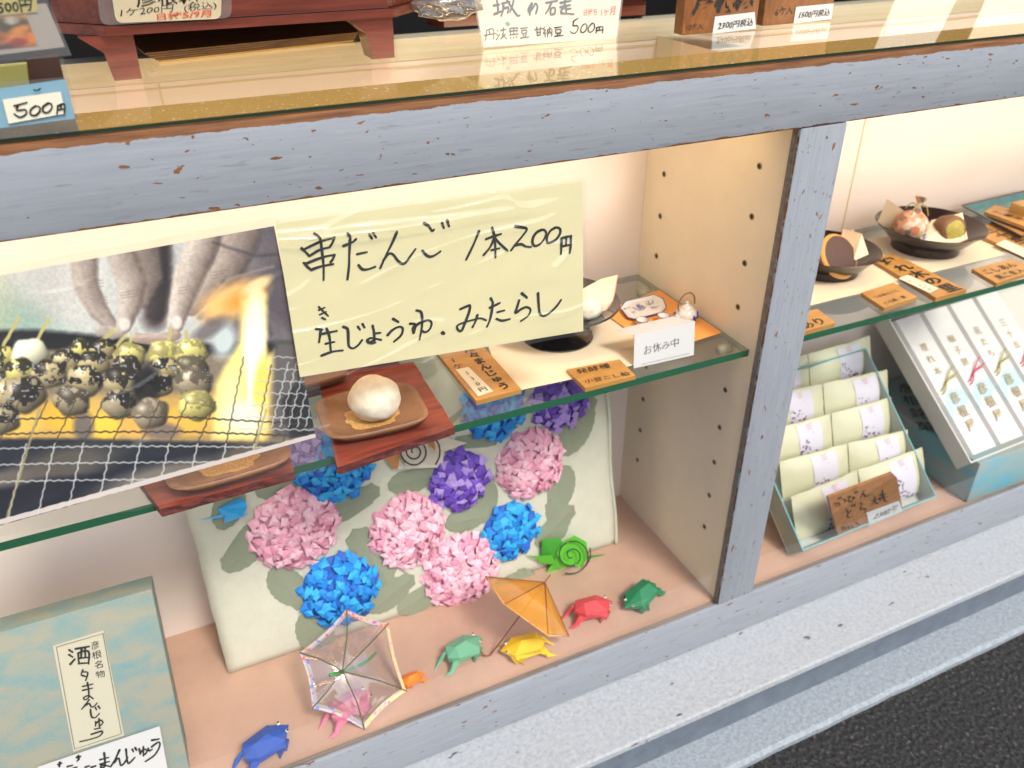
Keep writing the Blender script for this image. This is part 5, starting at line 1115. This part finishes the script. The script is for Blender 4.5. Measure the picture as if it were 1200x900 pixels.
# ten pouches
M_WRAP = mat('pale_green_wrapper', (.60, .59, .40), .42, bump=.5, bscale=26, coat=.6); M_WRAPY = mat('yellow_wrapper_seam', (.50, .46, .16), .4)
M_LAB = mat('lilac_white_label', (.62, .60, .66), .5); g = G(M_LAB)
M_PURP = mat('dark_purple_flower_print', (.10, .03, .12), .5); M_PNKT = mat('pale_red_print', (.72, .34, .30), .5)
z9 = lambda x, y: (880+x/3.215, 380+y/3.215)
ROWS = [((150, 650), (400, 550), (645, 462)), ((108, 518), (362, 448), (590, 397)), ((60, 398), (300, 338), (527, 273)), ((20, 270), (268, 225), (513, 170)), ((-10, 160), (213, 112), (448, 44))]
TPL = Plane(Lr, ten)
def pouch(label, a, b, bot0, bot1, up, seed):
    """a,b top corners, bot0/bot1 lower corners (world); bulging pouch with crimped top"""
    t = empty('wrapped_pancake', (bot0+bot1)/2, label, 'wrapped sweet', 'wrapped pancakes in the open box'); nu, nv = 13, 9; V = []; n = np.cross(b-a, bot0-a); n /= np.linalg.norm(n); n = n if n@np.array([-.3, -.8, .5]) > 0 else -n
    for s in (1, -1):
        for j in range(nv):
            for i in range(nu):
                u, v = i/(nu-1), j/(nv-1); p = (a*(1-u)+b*u)*(1-v)+(bot0*(1-u)+bot1*u)*v; bulge = .014*(math.sin(PI*u)**.6)*(math.sin(PI*min(1, v*.9+.03)))**.7
                V.append(p+n*s*bulge*(1 if s > 0 else .5)+n*.0012*noise.noise(Vector((u*5+seed, v*5, s)))+up*(.0015*noise.noise(Vector((u*6, seed, 0))) if v == 0 else 0))
    m_ = nu*nv; F = [[j*nu+i, (j+1)*nu+i, (j+1)*nu+i+1, j*nu+i+1] for j in range(nv-1) for i in range(nu-1)]; F += [[m_+x for x in reversed(f)] for f in F]
    o = mk('wrapper', V, F, M_WRAP, t, smooth=True)
    def surf(u, v): p = (a*(1-u)+b*u)*(1-v)+(bot0*(1-u)+bot1*u)*v; return p+n*(.014*(math.sin(PI*u)**.6)*(math.sin(PI*min(1, v*.9+.03)))**.7+.0007)
    u0, u1 = (.40, .78)
    LV = [surf(u0+(u1-u0)*i/5, .06+.94*j/8) for j in range(9) for i in range(6)]; mk('paper_band', LV, [[j*6+i, (j+1)*6+i, (j+1)*6+i+1, j*6+i+1] for j in range(8) for i in range(5)], M_LAB, t, smooth=True)
    rr = random.Random(seed); FV, FF = [], []
    for k in range(46):
        vv = 1-.55*rr.random()**1.6; uu = u0+.02+(u1-u0-.03)*rr.random(); 
        if uu > u0+.12+(vv-.45)*.5: continue
        c = surf(uu, vv)+n*.0003; r = .0012+.0014*rr.random(); q = rr.random()*6; ex = tex; ey = np.cross(n, ex); bi = len(FV)
        for w_ in range(4): FV.append(c+(ex*math.cos(q+w_*PI/2)+ey*math.sin(q+w_*PI/2))*r*(1.5 if w_ % 2 else .7))
        FF.append([bi, bi+1, bi+2, bi+3])
    if FV: tag(mk('flower_print', FV, FF, M_PURP, t), kind='stuff')
    TPn = Plane(surf((u0+u1)/2+.04, .28)+n*.0003, n)
    pa, pb = proj_px(surf(.60, .14)+n*.0004), proj_px(surf(.62, .36)+n*.0004); v_, f_ = vtext_vf(Plane(surf(.6, .25)+n*.0002, n), 'ミ弘', pa, pb, .8, 0, seed); mk('band_lettering', v_, f_, M_PNKT, t)
    return t
for r, (L0, M0, R0) in enumerate(ROWS):
    # bottoms rest on the tray bottom; tops stand forward of it at the seen places
    w = -.004 if r else -.002; PLT = TPL.off(w)
    A, Mi, B = [PLT.at(*z9(*q)) for q in (L0, M0, R0)]
    down = -tev*.062-ten*(TD-.006) if r else -tev*.072-ten*(TD-.008); up_ = -down/np.linalg.norm(down)
    for s, (a, b) in enumerate(((A, Mi), (Mi, B))):
        va = (a-Lr)@tev
        dd_ = down if va > .085 else -tev*max(.02, va-.006)-ten*(TD-.005)
        a = a+(b-a)*(.0 if s == 0 else .015)
        pouch(('%s wrapped pancake in the %s row of the open gift box' % (('left hand', 'right hand')[s], ('front', 'second', 'third', 'fourth', 'rear')[r])), a, b, a+dd_, b+dd_, up_, r*2+s+.5)
# plaque and price slip leaning in the box front
z10 = lambda L: [(950+x/7.5, 540+y/7.5) for x, y in L]
GP = Plane(TP(TW*.45, .004, .002), ten*.55-tev*.75)
t = empty('wooden_plaque', GP.p, 'brown wood plaque with brush writing and a white price card, standing in the pancake box', 'plaque')
slab('board', GP, z10([(155, 325), (720, 110), (760, 150), (810, 440), (240, 655)]), .005, M_PLAQD, t, rnd=.002)
strokes('brush_lettering', GP, [z10(L) for L in ([(206, 380), (245, 372), (260, 384)], [(225, 396), (256, 390)], [(243, 325), (251, 338)], [(262, 318), (270, 331)], [(290, 338), (309, 348), (300, 364)], [(322, 322), (352, 312), (334, 345), (354, 364), (374, 338), (373, 315), (392, 332)], [(388, 273), (396, 287)], [(406, 266), (413, 280)],
  [(472, 262), (452, 298), (438, 330)], [(448, 305), (468, 290), (482, 312), (512, 303), (552, 288)], [(316, 425), (330, 460)], [(362, 430), (326, 476), (336, 499), (372, 488)], [(364, 390), (372, 403)], [(385, 383), (393, 397)], [(438, 372), (459, 384)], [(444, 400), (441, 432), (470, 418), (490, 436), (470, 456)],
  [(536, 352), (602, 336)], [(566, 318), (562, 366), (538, 392)], [(562, 355), (592, 380)], [(608, 302), (662, 290)], [(634, 260), (630, 308), (604, 336)], [(598, 330), (672, 317)], [(640, 302), (652, 350), (674, 360)], [(620, 332), (610, 358)], [(278, 580), (288, 612)], [(300, 582), (310, 605)], [(330, 572), (338, 598)], [(360, 568), (372, 590)], [(395, 542), (428, 562)])], 1.7, t)
slab('price_card', GP.off(.0014), z10([(492, 462), (778, 356), (808, 445), (515, 568)]), .001, M_WHITE, t); writing('card_lettering', t, mat('green_black_ink', (.03, .06, .05), .5), text_vf(GP.off(.0015), '2300円', z10([(550, 515)])[0], z10([(742, 440)])[0], 1.0, .15, .0, 9, jit=.1))
# ---- big clouded box and the white box of envelopes on it
M_CLD2 = cloud_paper('cloud_printed_lid', (.30, .33, .30), (.10, .38, .46), .3, (7, 7, 20))
bb = box('gift_box', (.560, .012, .0005), (1.05, .292, .088), M_CLD2, bev=.002); tag(bb, 'large turquoise clouded gift box lying under the tilted white box', 'box')
LB = empty('x', (0, 0, 0)); bpy.data.objects.remove(LB)
writing('lid_lettering', bb, M_INK, vtext_vf(PZ(.0885), '彦根銘菓', (1062, 455), (1085, 500), .8, .0))
WL = PZ(.088).at(1138, 543); WR = PZ(.088).at(1260, 494); wex = WR-WL; wex /= np.linalg.norm(wex); WW = .46
wev = np.array([0, .237, .180]); wev = wev-wex*(wev@wex); wev /= np.linalg.norm(wev); WLn = .30; wen = np.cross(wex, wev)
def WP(u, v, w): return WL+wex*u+wev*v+wen*w
def wbx(u0, v0, w0, u1, v1, w1):
    P = [WP(u, v, w) for w in (w0, w1) for v in (v0, v1) for u in (u0, u1)]; return P, [[0, 2, 3, 1], [4, 5, 7, 6], [0, 1, 5, 4], [2, 6, 7, 3], [0, 4, 6, 2], [1, 3, 7, 5]]
M_IVB = mat('ivory_box_card', (.60, .58, .53), .65); wbox = empty('open_box', WP(.2, 0, -.034), 'open ivory box tilted back on the big gift box, holding cord tied packets', 'box')
mk('box_bottom', *wbx(0, 0, -.034, WW, WLn, -.031), M_IVB, wbox)
for nm, b in (('side_wall', (0, 0, -.031, .003, WLn, 0)), ('side_wall', (WW-.003, 0, -.031, WW, WLn, 0)), ('front_wall', (.003, 0, -.031, WW-.003, .003, 0)), ('back_wall', (.003, WLn-.003, -.031, WW-.003, WLn, 0))): mk(nm, *wbx(*b), M_IVB, wbox)
M_ENV = mat('white_packet_paper', (.68, .66, .63), .55, bump=.1, bscale=10); g = G(M_ENV)
nz = g.noise(g.coords((14, 10, 10)), 1.4, 2, .4); zz = g.n('ShaderNodeSeparateXYZ'); g.l(g.coords(), zz.inputs[0])
g.l(g.mix(g.math('MULTIPLY', g.ramp(nz, [(.52, (0,)), (.6, (1,))]), g.ramp(zz.outputs['Z'], [(.02, (1,)), (.06, (0,))])), (.68, .66, .63), (.42, .58, .62)), g.b.inputs['Base Color'])
M_GOLDI = mat('gold_ink', (.36, .27, .11), .45)
M_RCORD = mat('red_paper_cord', (.62, .03, .10), .45); M_YCORD = mat('olive_gold_cord', (.36, .34, .05), .45)
for k, (u0, u1, txt, cm) in enumerate(((.014, .086, '埋れ木', M_YCORD), (.088, .160, '柚子餅', M_RCORD), (.162, .234, '花たち', M_YCORD), (.236, .308, '三十五', M_RCORD))):
    t = empty('gift_packet', WP((u0+u1)/2, .14, -.03), '%s white packet with gold writing tied with %s cord in the ivory box' % (('leftmost', 'second', 'third', 'rightmost')[k], ('olive', 'red')[k % 2]), 'packet', 'cord tied packets in the ivory box')
    V = [WP(u, v, w) for u, v, w in ((u0, .008, -.030), (u1, .008, -.030), (u1, WLn-.006, -.030), (u0, WLn-.006, -.030), (u0+.010, .012, -.008), (u1-.003, .012, -.006), (u1-.003, WLn-.01, -.006), (u0+.010, WLn-.01, -.008))]
    mk('packet', V, [[3, 2, 1, 0], [4, 5, 6, 7], [0, 1, 5, 4], [1, 2, 6, 5], [2, 3, 7, 6], [3, 0, 4, 7]], M_ENV, t)
    EP = Plane(WP(u0+.05, .1, -.006), wen); uc = (u0+.014+u1-.004)/2; a = proj_px(WP(uc-.004, .225, -.006)); b = proj_px(WP(uc-.004, .175, -.006)); c = proj_px(WP(uc, .118, -.006)); d = proj_px(WP(uc, .062, -.006))
    writing('gold_lettering', t, M_GOLDI, vtext_vf(EP, txt, a, b, .72, .0, k+1), vtext_vf(EP, '彦根屋', c, d, .85, .01, k+5))
    kn = WP(uc-.002, .150, -.0045); cv_ = .135
    tube('cord', [WP(u0+.002, cv_, -.026), WP(u0+.022, cv_+.004, -.004), kn, WP(u1-.004, cv_+.02, -.0045), WP(u1+.002, cv_+.02, -.022)], .0011, cm, t, 6)
    tube('cord', [WP(u0+.004, cv_-.006, -.024), WP(u0+.022, cv_-.002, -.004), kn], .0011, cm, t, 6)
    for a_, b_ in ((.030, .024), (.034, .010)): tube('cord_end', [kn, kn+wex*a_*.5+wev*b_*.6+wen*.004, kn+wex*a_+wev*b_+wen*.005], .0011, cm, t, 6)
    v, f = ball_vf(kn+wen*.001, .0026, 1); mk('knot', v, f, cm, t, smooth=True)

# ================================================================ ON THE GLASS TOP
GT = PZ(ZG+.0003)
# footed red-brown tray on the left
def PYz(px, y): return PY(y).at(*px)
ty0 = .180; z0, z1 = ZG+.040, ZG+.130
xl = PYz((62, 38), ty0)[0]; xr = PYz((507, 10), ty0)[0]
ft = empty('footed_tray', ((xl+xr)/2, ty0+.12, ZG), 'red-brown lacquered footed tray with chamfered corners at the upper left of the glass top', 'tray')
ch = .045; oc = [(xl+ch, ty0), (xr-ch, ty0), (xr, ty0+ch), (xr, ty0+.245), (xr-ch, ty0+.285), (xl+ch, ty0+.285), (xl, ty0+.245), (xl, ty0+ch)]
def octa(out, za, zb):
    cx, cy = (xl+xr)/2, ty0+.1425; V = [(cx+(x-cx)*(1+out/.25), cy+(y-cy)*(1+out/.15), z) for z in (za, zb) for x, y in oc]
    return V, [list(range(7, -1, -1)), list(range(8, 16))]+[[i, (i+1) % 8, 8+(i+1) % 8, 8+i] for i in range(8)]
mk('side_panel', *octa(-.004, z0+.0085, z1), M_LACQR, ft); mk('bottom_board', *octa(.004, z0, z0+.008), M_LACQR, ft)
def leg(cx, cy):
    w = .016; V = [(cx-w*1.9, cy-.006, z0-.0003), (cx+w, cy-.006, z0-.0003), (cx+w, cy+.03, z0-.0003), (cx-w*1.9, cy+.03, z0-.0003), (cx-w*.75, cy-.006, z0-.015), (cx+w, cy-.006, z0-.015), (cx+w, cy+.03, z0-.015), (cx-w*.75, cy+.03, z0-.015),
       (cx-w*.55, cy-.006, ZG+.0004), (cx+w*.95, cy-.006, ZG+.0004), (cx+w*.95, cy+.024, ZG+.0004), (cx-w*.55, cy+.024, ZG+.0004)]
    mk('leg', V, [[0, 3, 2, 1], [0, 1, 5, 4], [1, 2, 6, 5], [2, 3, 7, 6], [3, 0, 4, 7], [4, 5, 9, 8], [5, 6, 10, 9], [6, 7, 11, 10], [7, 4, 8, 11], [8, 9, 10, 11]], M_LACQR, ft)
for px in ((146, 94), (446, 69)):
    q = GT.at(*px); leg(q[0], q[1]+.006)
leg(xl+.06, ty0+.23); leg(xr-.06, ty0+.23)
M_LAMI = thin_glass('laminate_film', (.95, .94, .92), 1.6, .1, milk=.05)
CP = PY(ty0-.0075); cdt = empty('price_card', CP.at(195, 30), 'laminated cream price card with rounded corners leaning on the red-brown footed tray', 'price card')
slab('card', CP, [(121, -70), (261, -84), (259, 22), (136, 27)], .0008, mat('cream_price_card', (.66, .58, .38), .6), cdt, rnd=.006)
slab('laminate', CP.off(.0006), [(106, -70), (268, -84), (272, 21), (118, 30)], .0002, M_LAMI, cdt, rnd=.008)
writing('brush_lettering', cdt, M_INK, text_vf(CP, '彦根城', (160, 7), (232, 2), .75, .1, .012, 2, jit=.05), text_vf(CP, '1ケ200円', (141, 19), (203, 13), .62, .2, .0, 3, jit=.08), text_vf(CP, '(税込)', (216, 13), (254, 9), .6, .1, 0, 4))
writing('red_lettering', cdt, M_INKR, text_vf(CP, '日持5/9月', (184, 23.5), (248, 18.5), .5, .1, .02, 5, jit=.1))
# stack of dark folded paper under the tray
st = empty('paper_stack', GT.at(290, 50), 'stack of brown edged folded papers on the glass under the footed tray', 'paper stack')
M_BRP = wood('brown_woven_paper', (.07, .03, .012), (.24, .12, .04), (9, 90, 90), .6, ring=1.2); M_GEDGE = mat('gold_paper_edge', (.55, .33, .08), .5)
for k in range(5):
    dx = 4*k; pl_k = GT.off(.0022*(k+1)); slab('folded_sheet', pl_k, [(187-dx*1.1, 71-2.2*k), (414+dx*.3, 47-2.3*k), (440, 14-2*k), (156-dx, 45-2*k)], .0017, M_GEDGE if k == 0 else M_BRP, st)
# clear box with the blue price strip at the far left
M_ACR = thin_glass('clear_acrylic', (.93, .93, .93), 2.4, .03, milk=.06)
b0 = GT.at(93, 154); ab = empty('acrylic_box', (b0[0]-.07, b0[1]+.03, ZG), 'clear acrylic box with a blue band and 500 yen price slip at the left edge', 'box')
AY = b0[1]; AF = PY(AY); hz = AF.at(80, 90)[2]; ztop = hz+.0
bxv = box_vf((b0[0]-.22, AY, ZG+.0006), (b0[0], AY+.085, ztop)); mk('clear_wall', bxv[0], [f for f in bxv[1] if not all(bxv[0][i][2] > ztop-.001 for i in f)], M_ACR, ab)
slab('blue_band', AF.off(-.0012), [(-60, 158), (88, 139), (77, 93), (-60, 112)], .0012, mat('pale_blue_card', (.22, .46, .58), .45, coat=.3), ab)
slab('price_slip', AF.off(.0008), [(3, 117), (71, 107.5), (77, 133), (10, 145)], .0006, MATS['cream_slip'], ab)
zt = lambda L: [(x/3, y/3) for x, y in L]
strokes('brush_lettering', AF.off(.0010), [zt(L) for L in ([(50, 372), (95, 360)], [(62, 372), (60, 388), (88, 385), (92, 400), (70, 412), (50, 400)], [(125, 372), (108, 385), (108, 402), (125, 405), (140, 390), (138, 375), (122, 372)], [(170, 362), (152, 375), (152, 392), (168, 395), (182, 380), (180, 365), (168, 362)], [(203, 372), (200, 402)], [(203, 372), (226, 366), (226, 398)], [(204, 386), (225, 382)], [(214, 370), (214, 384)])], 2.0, ab)
strokes('brush_tick', AF.off(.0004), [zt([(120, 316), (132, 318), (142, 310)])], 1.6, ab)
M_YLAB = mat('yellow_label', (.60, .52, .14), .6)
o = slab('yellow_packet', PY(AY+.03), [(-40, 112), (34, 103), (31, 76), (-40, 84)], .012, M_YLAB); tag(o, 'dull yellow packet standing in the clear acrylic box', 'packet')
o = slab('dark_packet', PY(AY+.055), [(34, 104), (76, 98), (68, 66), (30, 72)], .014, mat('dark_brown_wrapper', (.05, .022, .015), .4)); tag(o, 'dark brown wrapped packet standing in the clear acrylic box', 'packet')
# white photo card in a clear stand above it
WP_ = PY(AY-.004); pc = empty('photo_card', WP_.at(30, 66), 'white laminated card with an orange food photo behind the blue banded box', 'photo card')
slab('card', WP_, [(-50, 70), (76, 55), (54, 4), (-50, 12)], .0008, mat('greyish_white_card', (.46, .41, .37), .6), pc)
cv2 = Canvas(-50, 0, 60, 80, 3, (190, 140, 90)); q1 = cv2.noise(9, 4); q2 = cv2.noise(4, 5)
cv2.ell(20, 48, 30, 16, (226, 120, 20), -12, .5); cv2.ell(12, 30, 26, 9, (70, 50, 36), 0, .6); cv2.ell(14, 24, 10, 5, (190, 180, 160), 0, .6); cv2.ell(18, 51, 14, 6, (150, 40, 16), -10, .5); cv2.ell(6, 46, 8, 5, (200, 110, 50), 0, .6); cv2.ell(22, 36, 14, 6, (240, 150, 40), -20, .6); cv2.ell(2, 56, 12, 4, (60, 50, 30), 0, .6); cv2.ell(-20, 44, 22, 16, (180, 80, 20), 0, .6)
cv2.a = np.clip(cv2.a*(.75+.35*q1+.2*q2)[..., None], 0, 1)
PA, PB, PC_, PD = [WP_.off(.0006).at(*q) for q in ((-50, 22), (29, 14), (44, 53), (-50, 63))]
printed_sheet('food_print', PA, PB, PC_, PD, 90, 50, cv2, M_PRINT, pc, None, .9)
slab('yellow_label', WP_.off(.0012), [(-50, 23), (44, 14), (42, -12), (-50, -8)], .0006, M_YLAB, pc); writing('brush_lettering', pc, M_INK, text_vf(WP_.off(.0013), '500円', (-2, 15), (39, 11), 1.0, .2, .01, 3, jit=.1))
slab('laminate', WP_.off(.0018), [(-55, 78), (84, 65), (54, -6), (-55, 0)], .0002, M_LAMI, pc)
# dark flat tray and plastic bag behind the price sign
zt0 = ZG+.004; TB = PZ(zt0)
tq = empty('serving_tray', TB.at(620, 5), 'flat dark red serving tray with raised lip behind the white price sign', 'tray')
slab('tray_top', TB.off(.006), [(478, -14), (505, 16), (757, 3), (740, -30), (470, -30)], .006, mat('dark_red_lacquer', (.10, .012, .010), .25, coat=.5), tq)
slab('lip', TB.off(.012), [(500, 17), (520, 20), (757, 6), (752, 0), (505, 12)], .0118, M_LACQR, tq)
V, F = ball_vf(PZ(ZG+.045).at(525, 6), .034, 3, (1.1, .6, .42), .5, 60); o = mk('plastic_bag', V, F, thin_glass('bag_film', (.7, .62, .5), 3, .08, .8, 30, milk=.08), smooth=True); tag(o, 'crumpled clear plastic bag lying on the dark red serving tray', 'bag')
# white price sign with green dot
s0 = GT.at(567, 55.5); s1 = GT.at(722, 45.5); yy = (s0[1]+s1[1])/2; SN = Plane((0, yy, ZG), (0, -.985, .17))
wsn = empty('price_sign', SN.at(645, 51), 'cream handwritten price sign, 500 yen black bean sweets, standing on the glass top', 'price sign')
slab('card', SN, [(567, 55), (722, 44.5), (736, -60), (547, -50)], .0015, mat('cream_sign_card', (.80, .74, .58), .6, bump=.05), wsn)
slab('clear_sleeve', SN.off(.0012), [(565, 56.5), (724, 46), (738, -60), (545, -50)], .0002, M_LAMI, wsn)
z3s = lambda L: [(540+x/6, y/6) for x, y in L]
SS = [[(232, 40), (270, 32)], [(255, 5), (262, 70), (258, 100)], [(235, 100), (285, 80)], [(290, 25), (345, 12)], [(300, 30), (298, 70), (285, 112)], [(305, 60), (335, 52), (330, 90)], [(325, 0), (350, 40), (395, 105), (415, 108)], [(372, 5), (360, 50)], [(365, 35), (345, 85)],
      [(500, 25), (485, 105)], [(500, 25), (478, 60), (480, 85), (505, 60), (525, 25), (540, 50), (528, 95)], [(600, 20), (680, 5)], [(640, 12), (620, 60), (598, 95)], [(635, 60), (632, 98), (660, 95), (662, 55), (636, 58)], [(700, 20), (775, 5)], [(735, 0), (728, 60)], [(700, 50), (770, 35)], [(740, 40), (742, 85)], [(715, 60), (705, 90), (740, 95), (795, 100)], [(742, 65), (775, 60)]]
strokes('big_lettering', SN, [z3s(L) for L in SS], 2.7, wsn, lift=.0005)
S5 = [[(180, 215), (178, 260), (168, 290)], [(180, 215), (228, 205), (230, 278)], [(165, 250), (245, 235)], [(200, 220), (204, 240)], [(255, 210), (262, 220)], [(252, 240), (262, 248)], [(250, 280), (275, 240)], [(280, 215), (320, 205)], [(300, 195), (296, 250), (275, 275)], [(290, 240), (325, 275)], [(315, 240), (285, 272)],
      [(345, 200), (400, 195)], [(345, 220), (398, 214)], [(345, 200), (350, 232)], [(398, 195), (395, 225)], [(372, 195), (374, 245)], [(345, 245), (405, 238)], [(350, 265), (352, 272)], [(370, 262), (372, 270)], [(390, 258), (396, 266)], [(420, 200), (470, 194)], [(430, 215), (432, 235), (462, 230), (462, 212), (430, 216)], [(440, 245), (445, 260)], [(460, 240), (456, 258)], [(420, 268), (480, 260)],
      [(520, 210), (575, 200)], [(535, 190), (538, 250)], [(560, 188), (560, 245)], [(538, 228), (560, 225)], [(538, 250), (560, 246)], [(590, 190), (580, 205), (595, 212), (580, 235), (600, 232)], [(592, 232), (594, 262)], [(610, 210), (612, 260)], [(610, 210), (640, 204), (640, 255)], [(625, 190), (624, 220), (614, 240)], [(626, 222), (636, 236)], [(660, 195), (712, 188)], [(668, 210), (670, 232), (702, 228), (702, 207), (668, 211)], [(680, 235), (682, 248)], [(700, 232), (696, 246)], [(660, 256), (722, 248)],
      [(790, 150), (825, 128)], [(795, 150), (790, 180), (820, 180), (825, 205), (800, 235), (770, 222)], [(862, 172), (845, 200), (850, 228), (875, 220), (888, 190), (880, 168), (862, 172)], [(922, 165), (898, 195), (902, 225), (925, 220), (942, 190), (935, 165), (920, 165)], [(955, 195), (952, 235)], [(955, 195), (998, 188), (998, 232)], [(955, 215), (997, 210)], [(976, 192), (976, 213)]]
strokes('small_lettering', SN, [z3s(L) for L in S5], 1.45, wsn, lift=.0005)
writing('red_lettering', wsn, M_INKR, text_vf(SN, '日持ち', (684, 18), (700, 17), 1.1, .1, .02, 5, jit=.1), text_vf(SN, '1ヶ月', (704, 19), (721, 16.5), 1.1, .2, .02, 5, jit=.1))
slab('green_dot', SN.off(.0004), z3s([(310, 162), (332, 148), (350, 172), (328, 188)]), .0003, mat('green_sticker', (.05, .28, .16), .5), wsn)
# brown wooden sign blocks with white price labels
def block(label, pxs, lab, txt, big=None, sub=None):
    a, b = GT.at(*pxs[0]), GT.at(*pxs[1]); y = a[1]; pl = PY(y); t = empty('wooden_sign', (a+b)/2, label, 'sign block')
    pts = [pl.at(*q) for q in pxs]; z0_ = ZG+.0006; xs = [p[0] for p in pts]
    box('board', (xs[0], y, z0_), (xs[1], y+.018, ZG+.115), wood('brown_sign_wood', (.14, .045, .012), (.28, .11, .03), (40, 12, 20), .45), t, bev=.0015)
    slab('price_label', pl.off(.0012), lab, .0008, M_WHITE, t); 
    writing('label_lettering', t, M_INK, text_vf(pl.off(.0013), txt[0], txt[1], txt[2], .9, .15, .01, 6, jit=.12))
    if big: writing('brush_lettering', t, M_INK, text_vf(pl.off(.0002), *big, 1.0, .1, .05, 3, jit=.12))
    if sub: writing('small_lettering', t, M_INK, text_vf(pl.off(.0002), *sub, 1.0, .1, .0, 4, jit=.12))
block('brown wooden sign block with a white 2300 yen label on the glass top', [(799, 42), (886, 33)], [(835, 39.5), (886, 33.5), (884.5, 14), (838, 19.5)], ('2300円税込', (841, 34), (882, 29)), ('彦根城', (811, 13.5), (882, 7.5)), ('10ケ入', (804, 36), (824, 33.5)))
block('brown wooden sign block with a white 1500 yen label, right of the 2300 yen one', [(893, 31), (974, 22)], [(930, 27.5), (974, 22.5), (977, 4), (933, 8)], ('1500円税込', (936, 21), (972, 17.5)), None, ('6ケ入', (908, 18.5), (929, 15.5)))
# cards just above the frame whose reflections lie on the glass
for lab, pxs, y, zz in (('tall white price card standing on the glass at the upper right', [(1055, -14), (1130, -20), (1130, -120), (1055, -112)], None, None), ('cream card with orange writing at the far right of the glass top', [(1163, -18), (1240, -26), (1240, -100), (1170, -95)], None, None)):
    a = GT.at(*pxs[0]); pl = PY(a[1]); o = slab('price_card', pl, pxs, .0015, M_WHITE if 'tall' in lab else MATS['cream_sign_card']); tag(o, lab, 'price card')
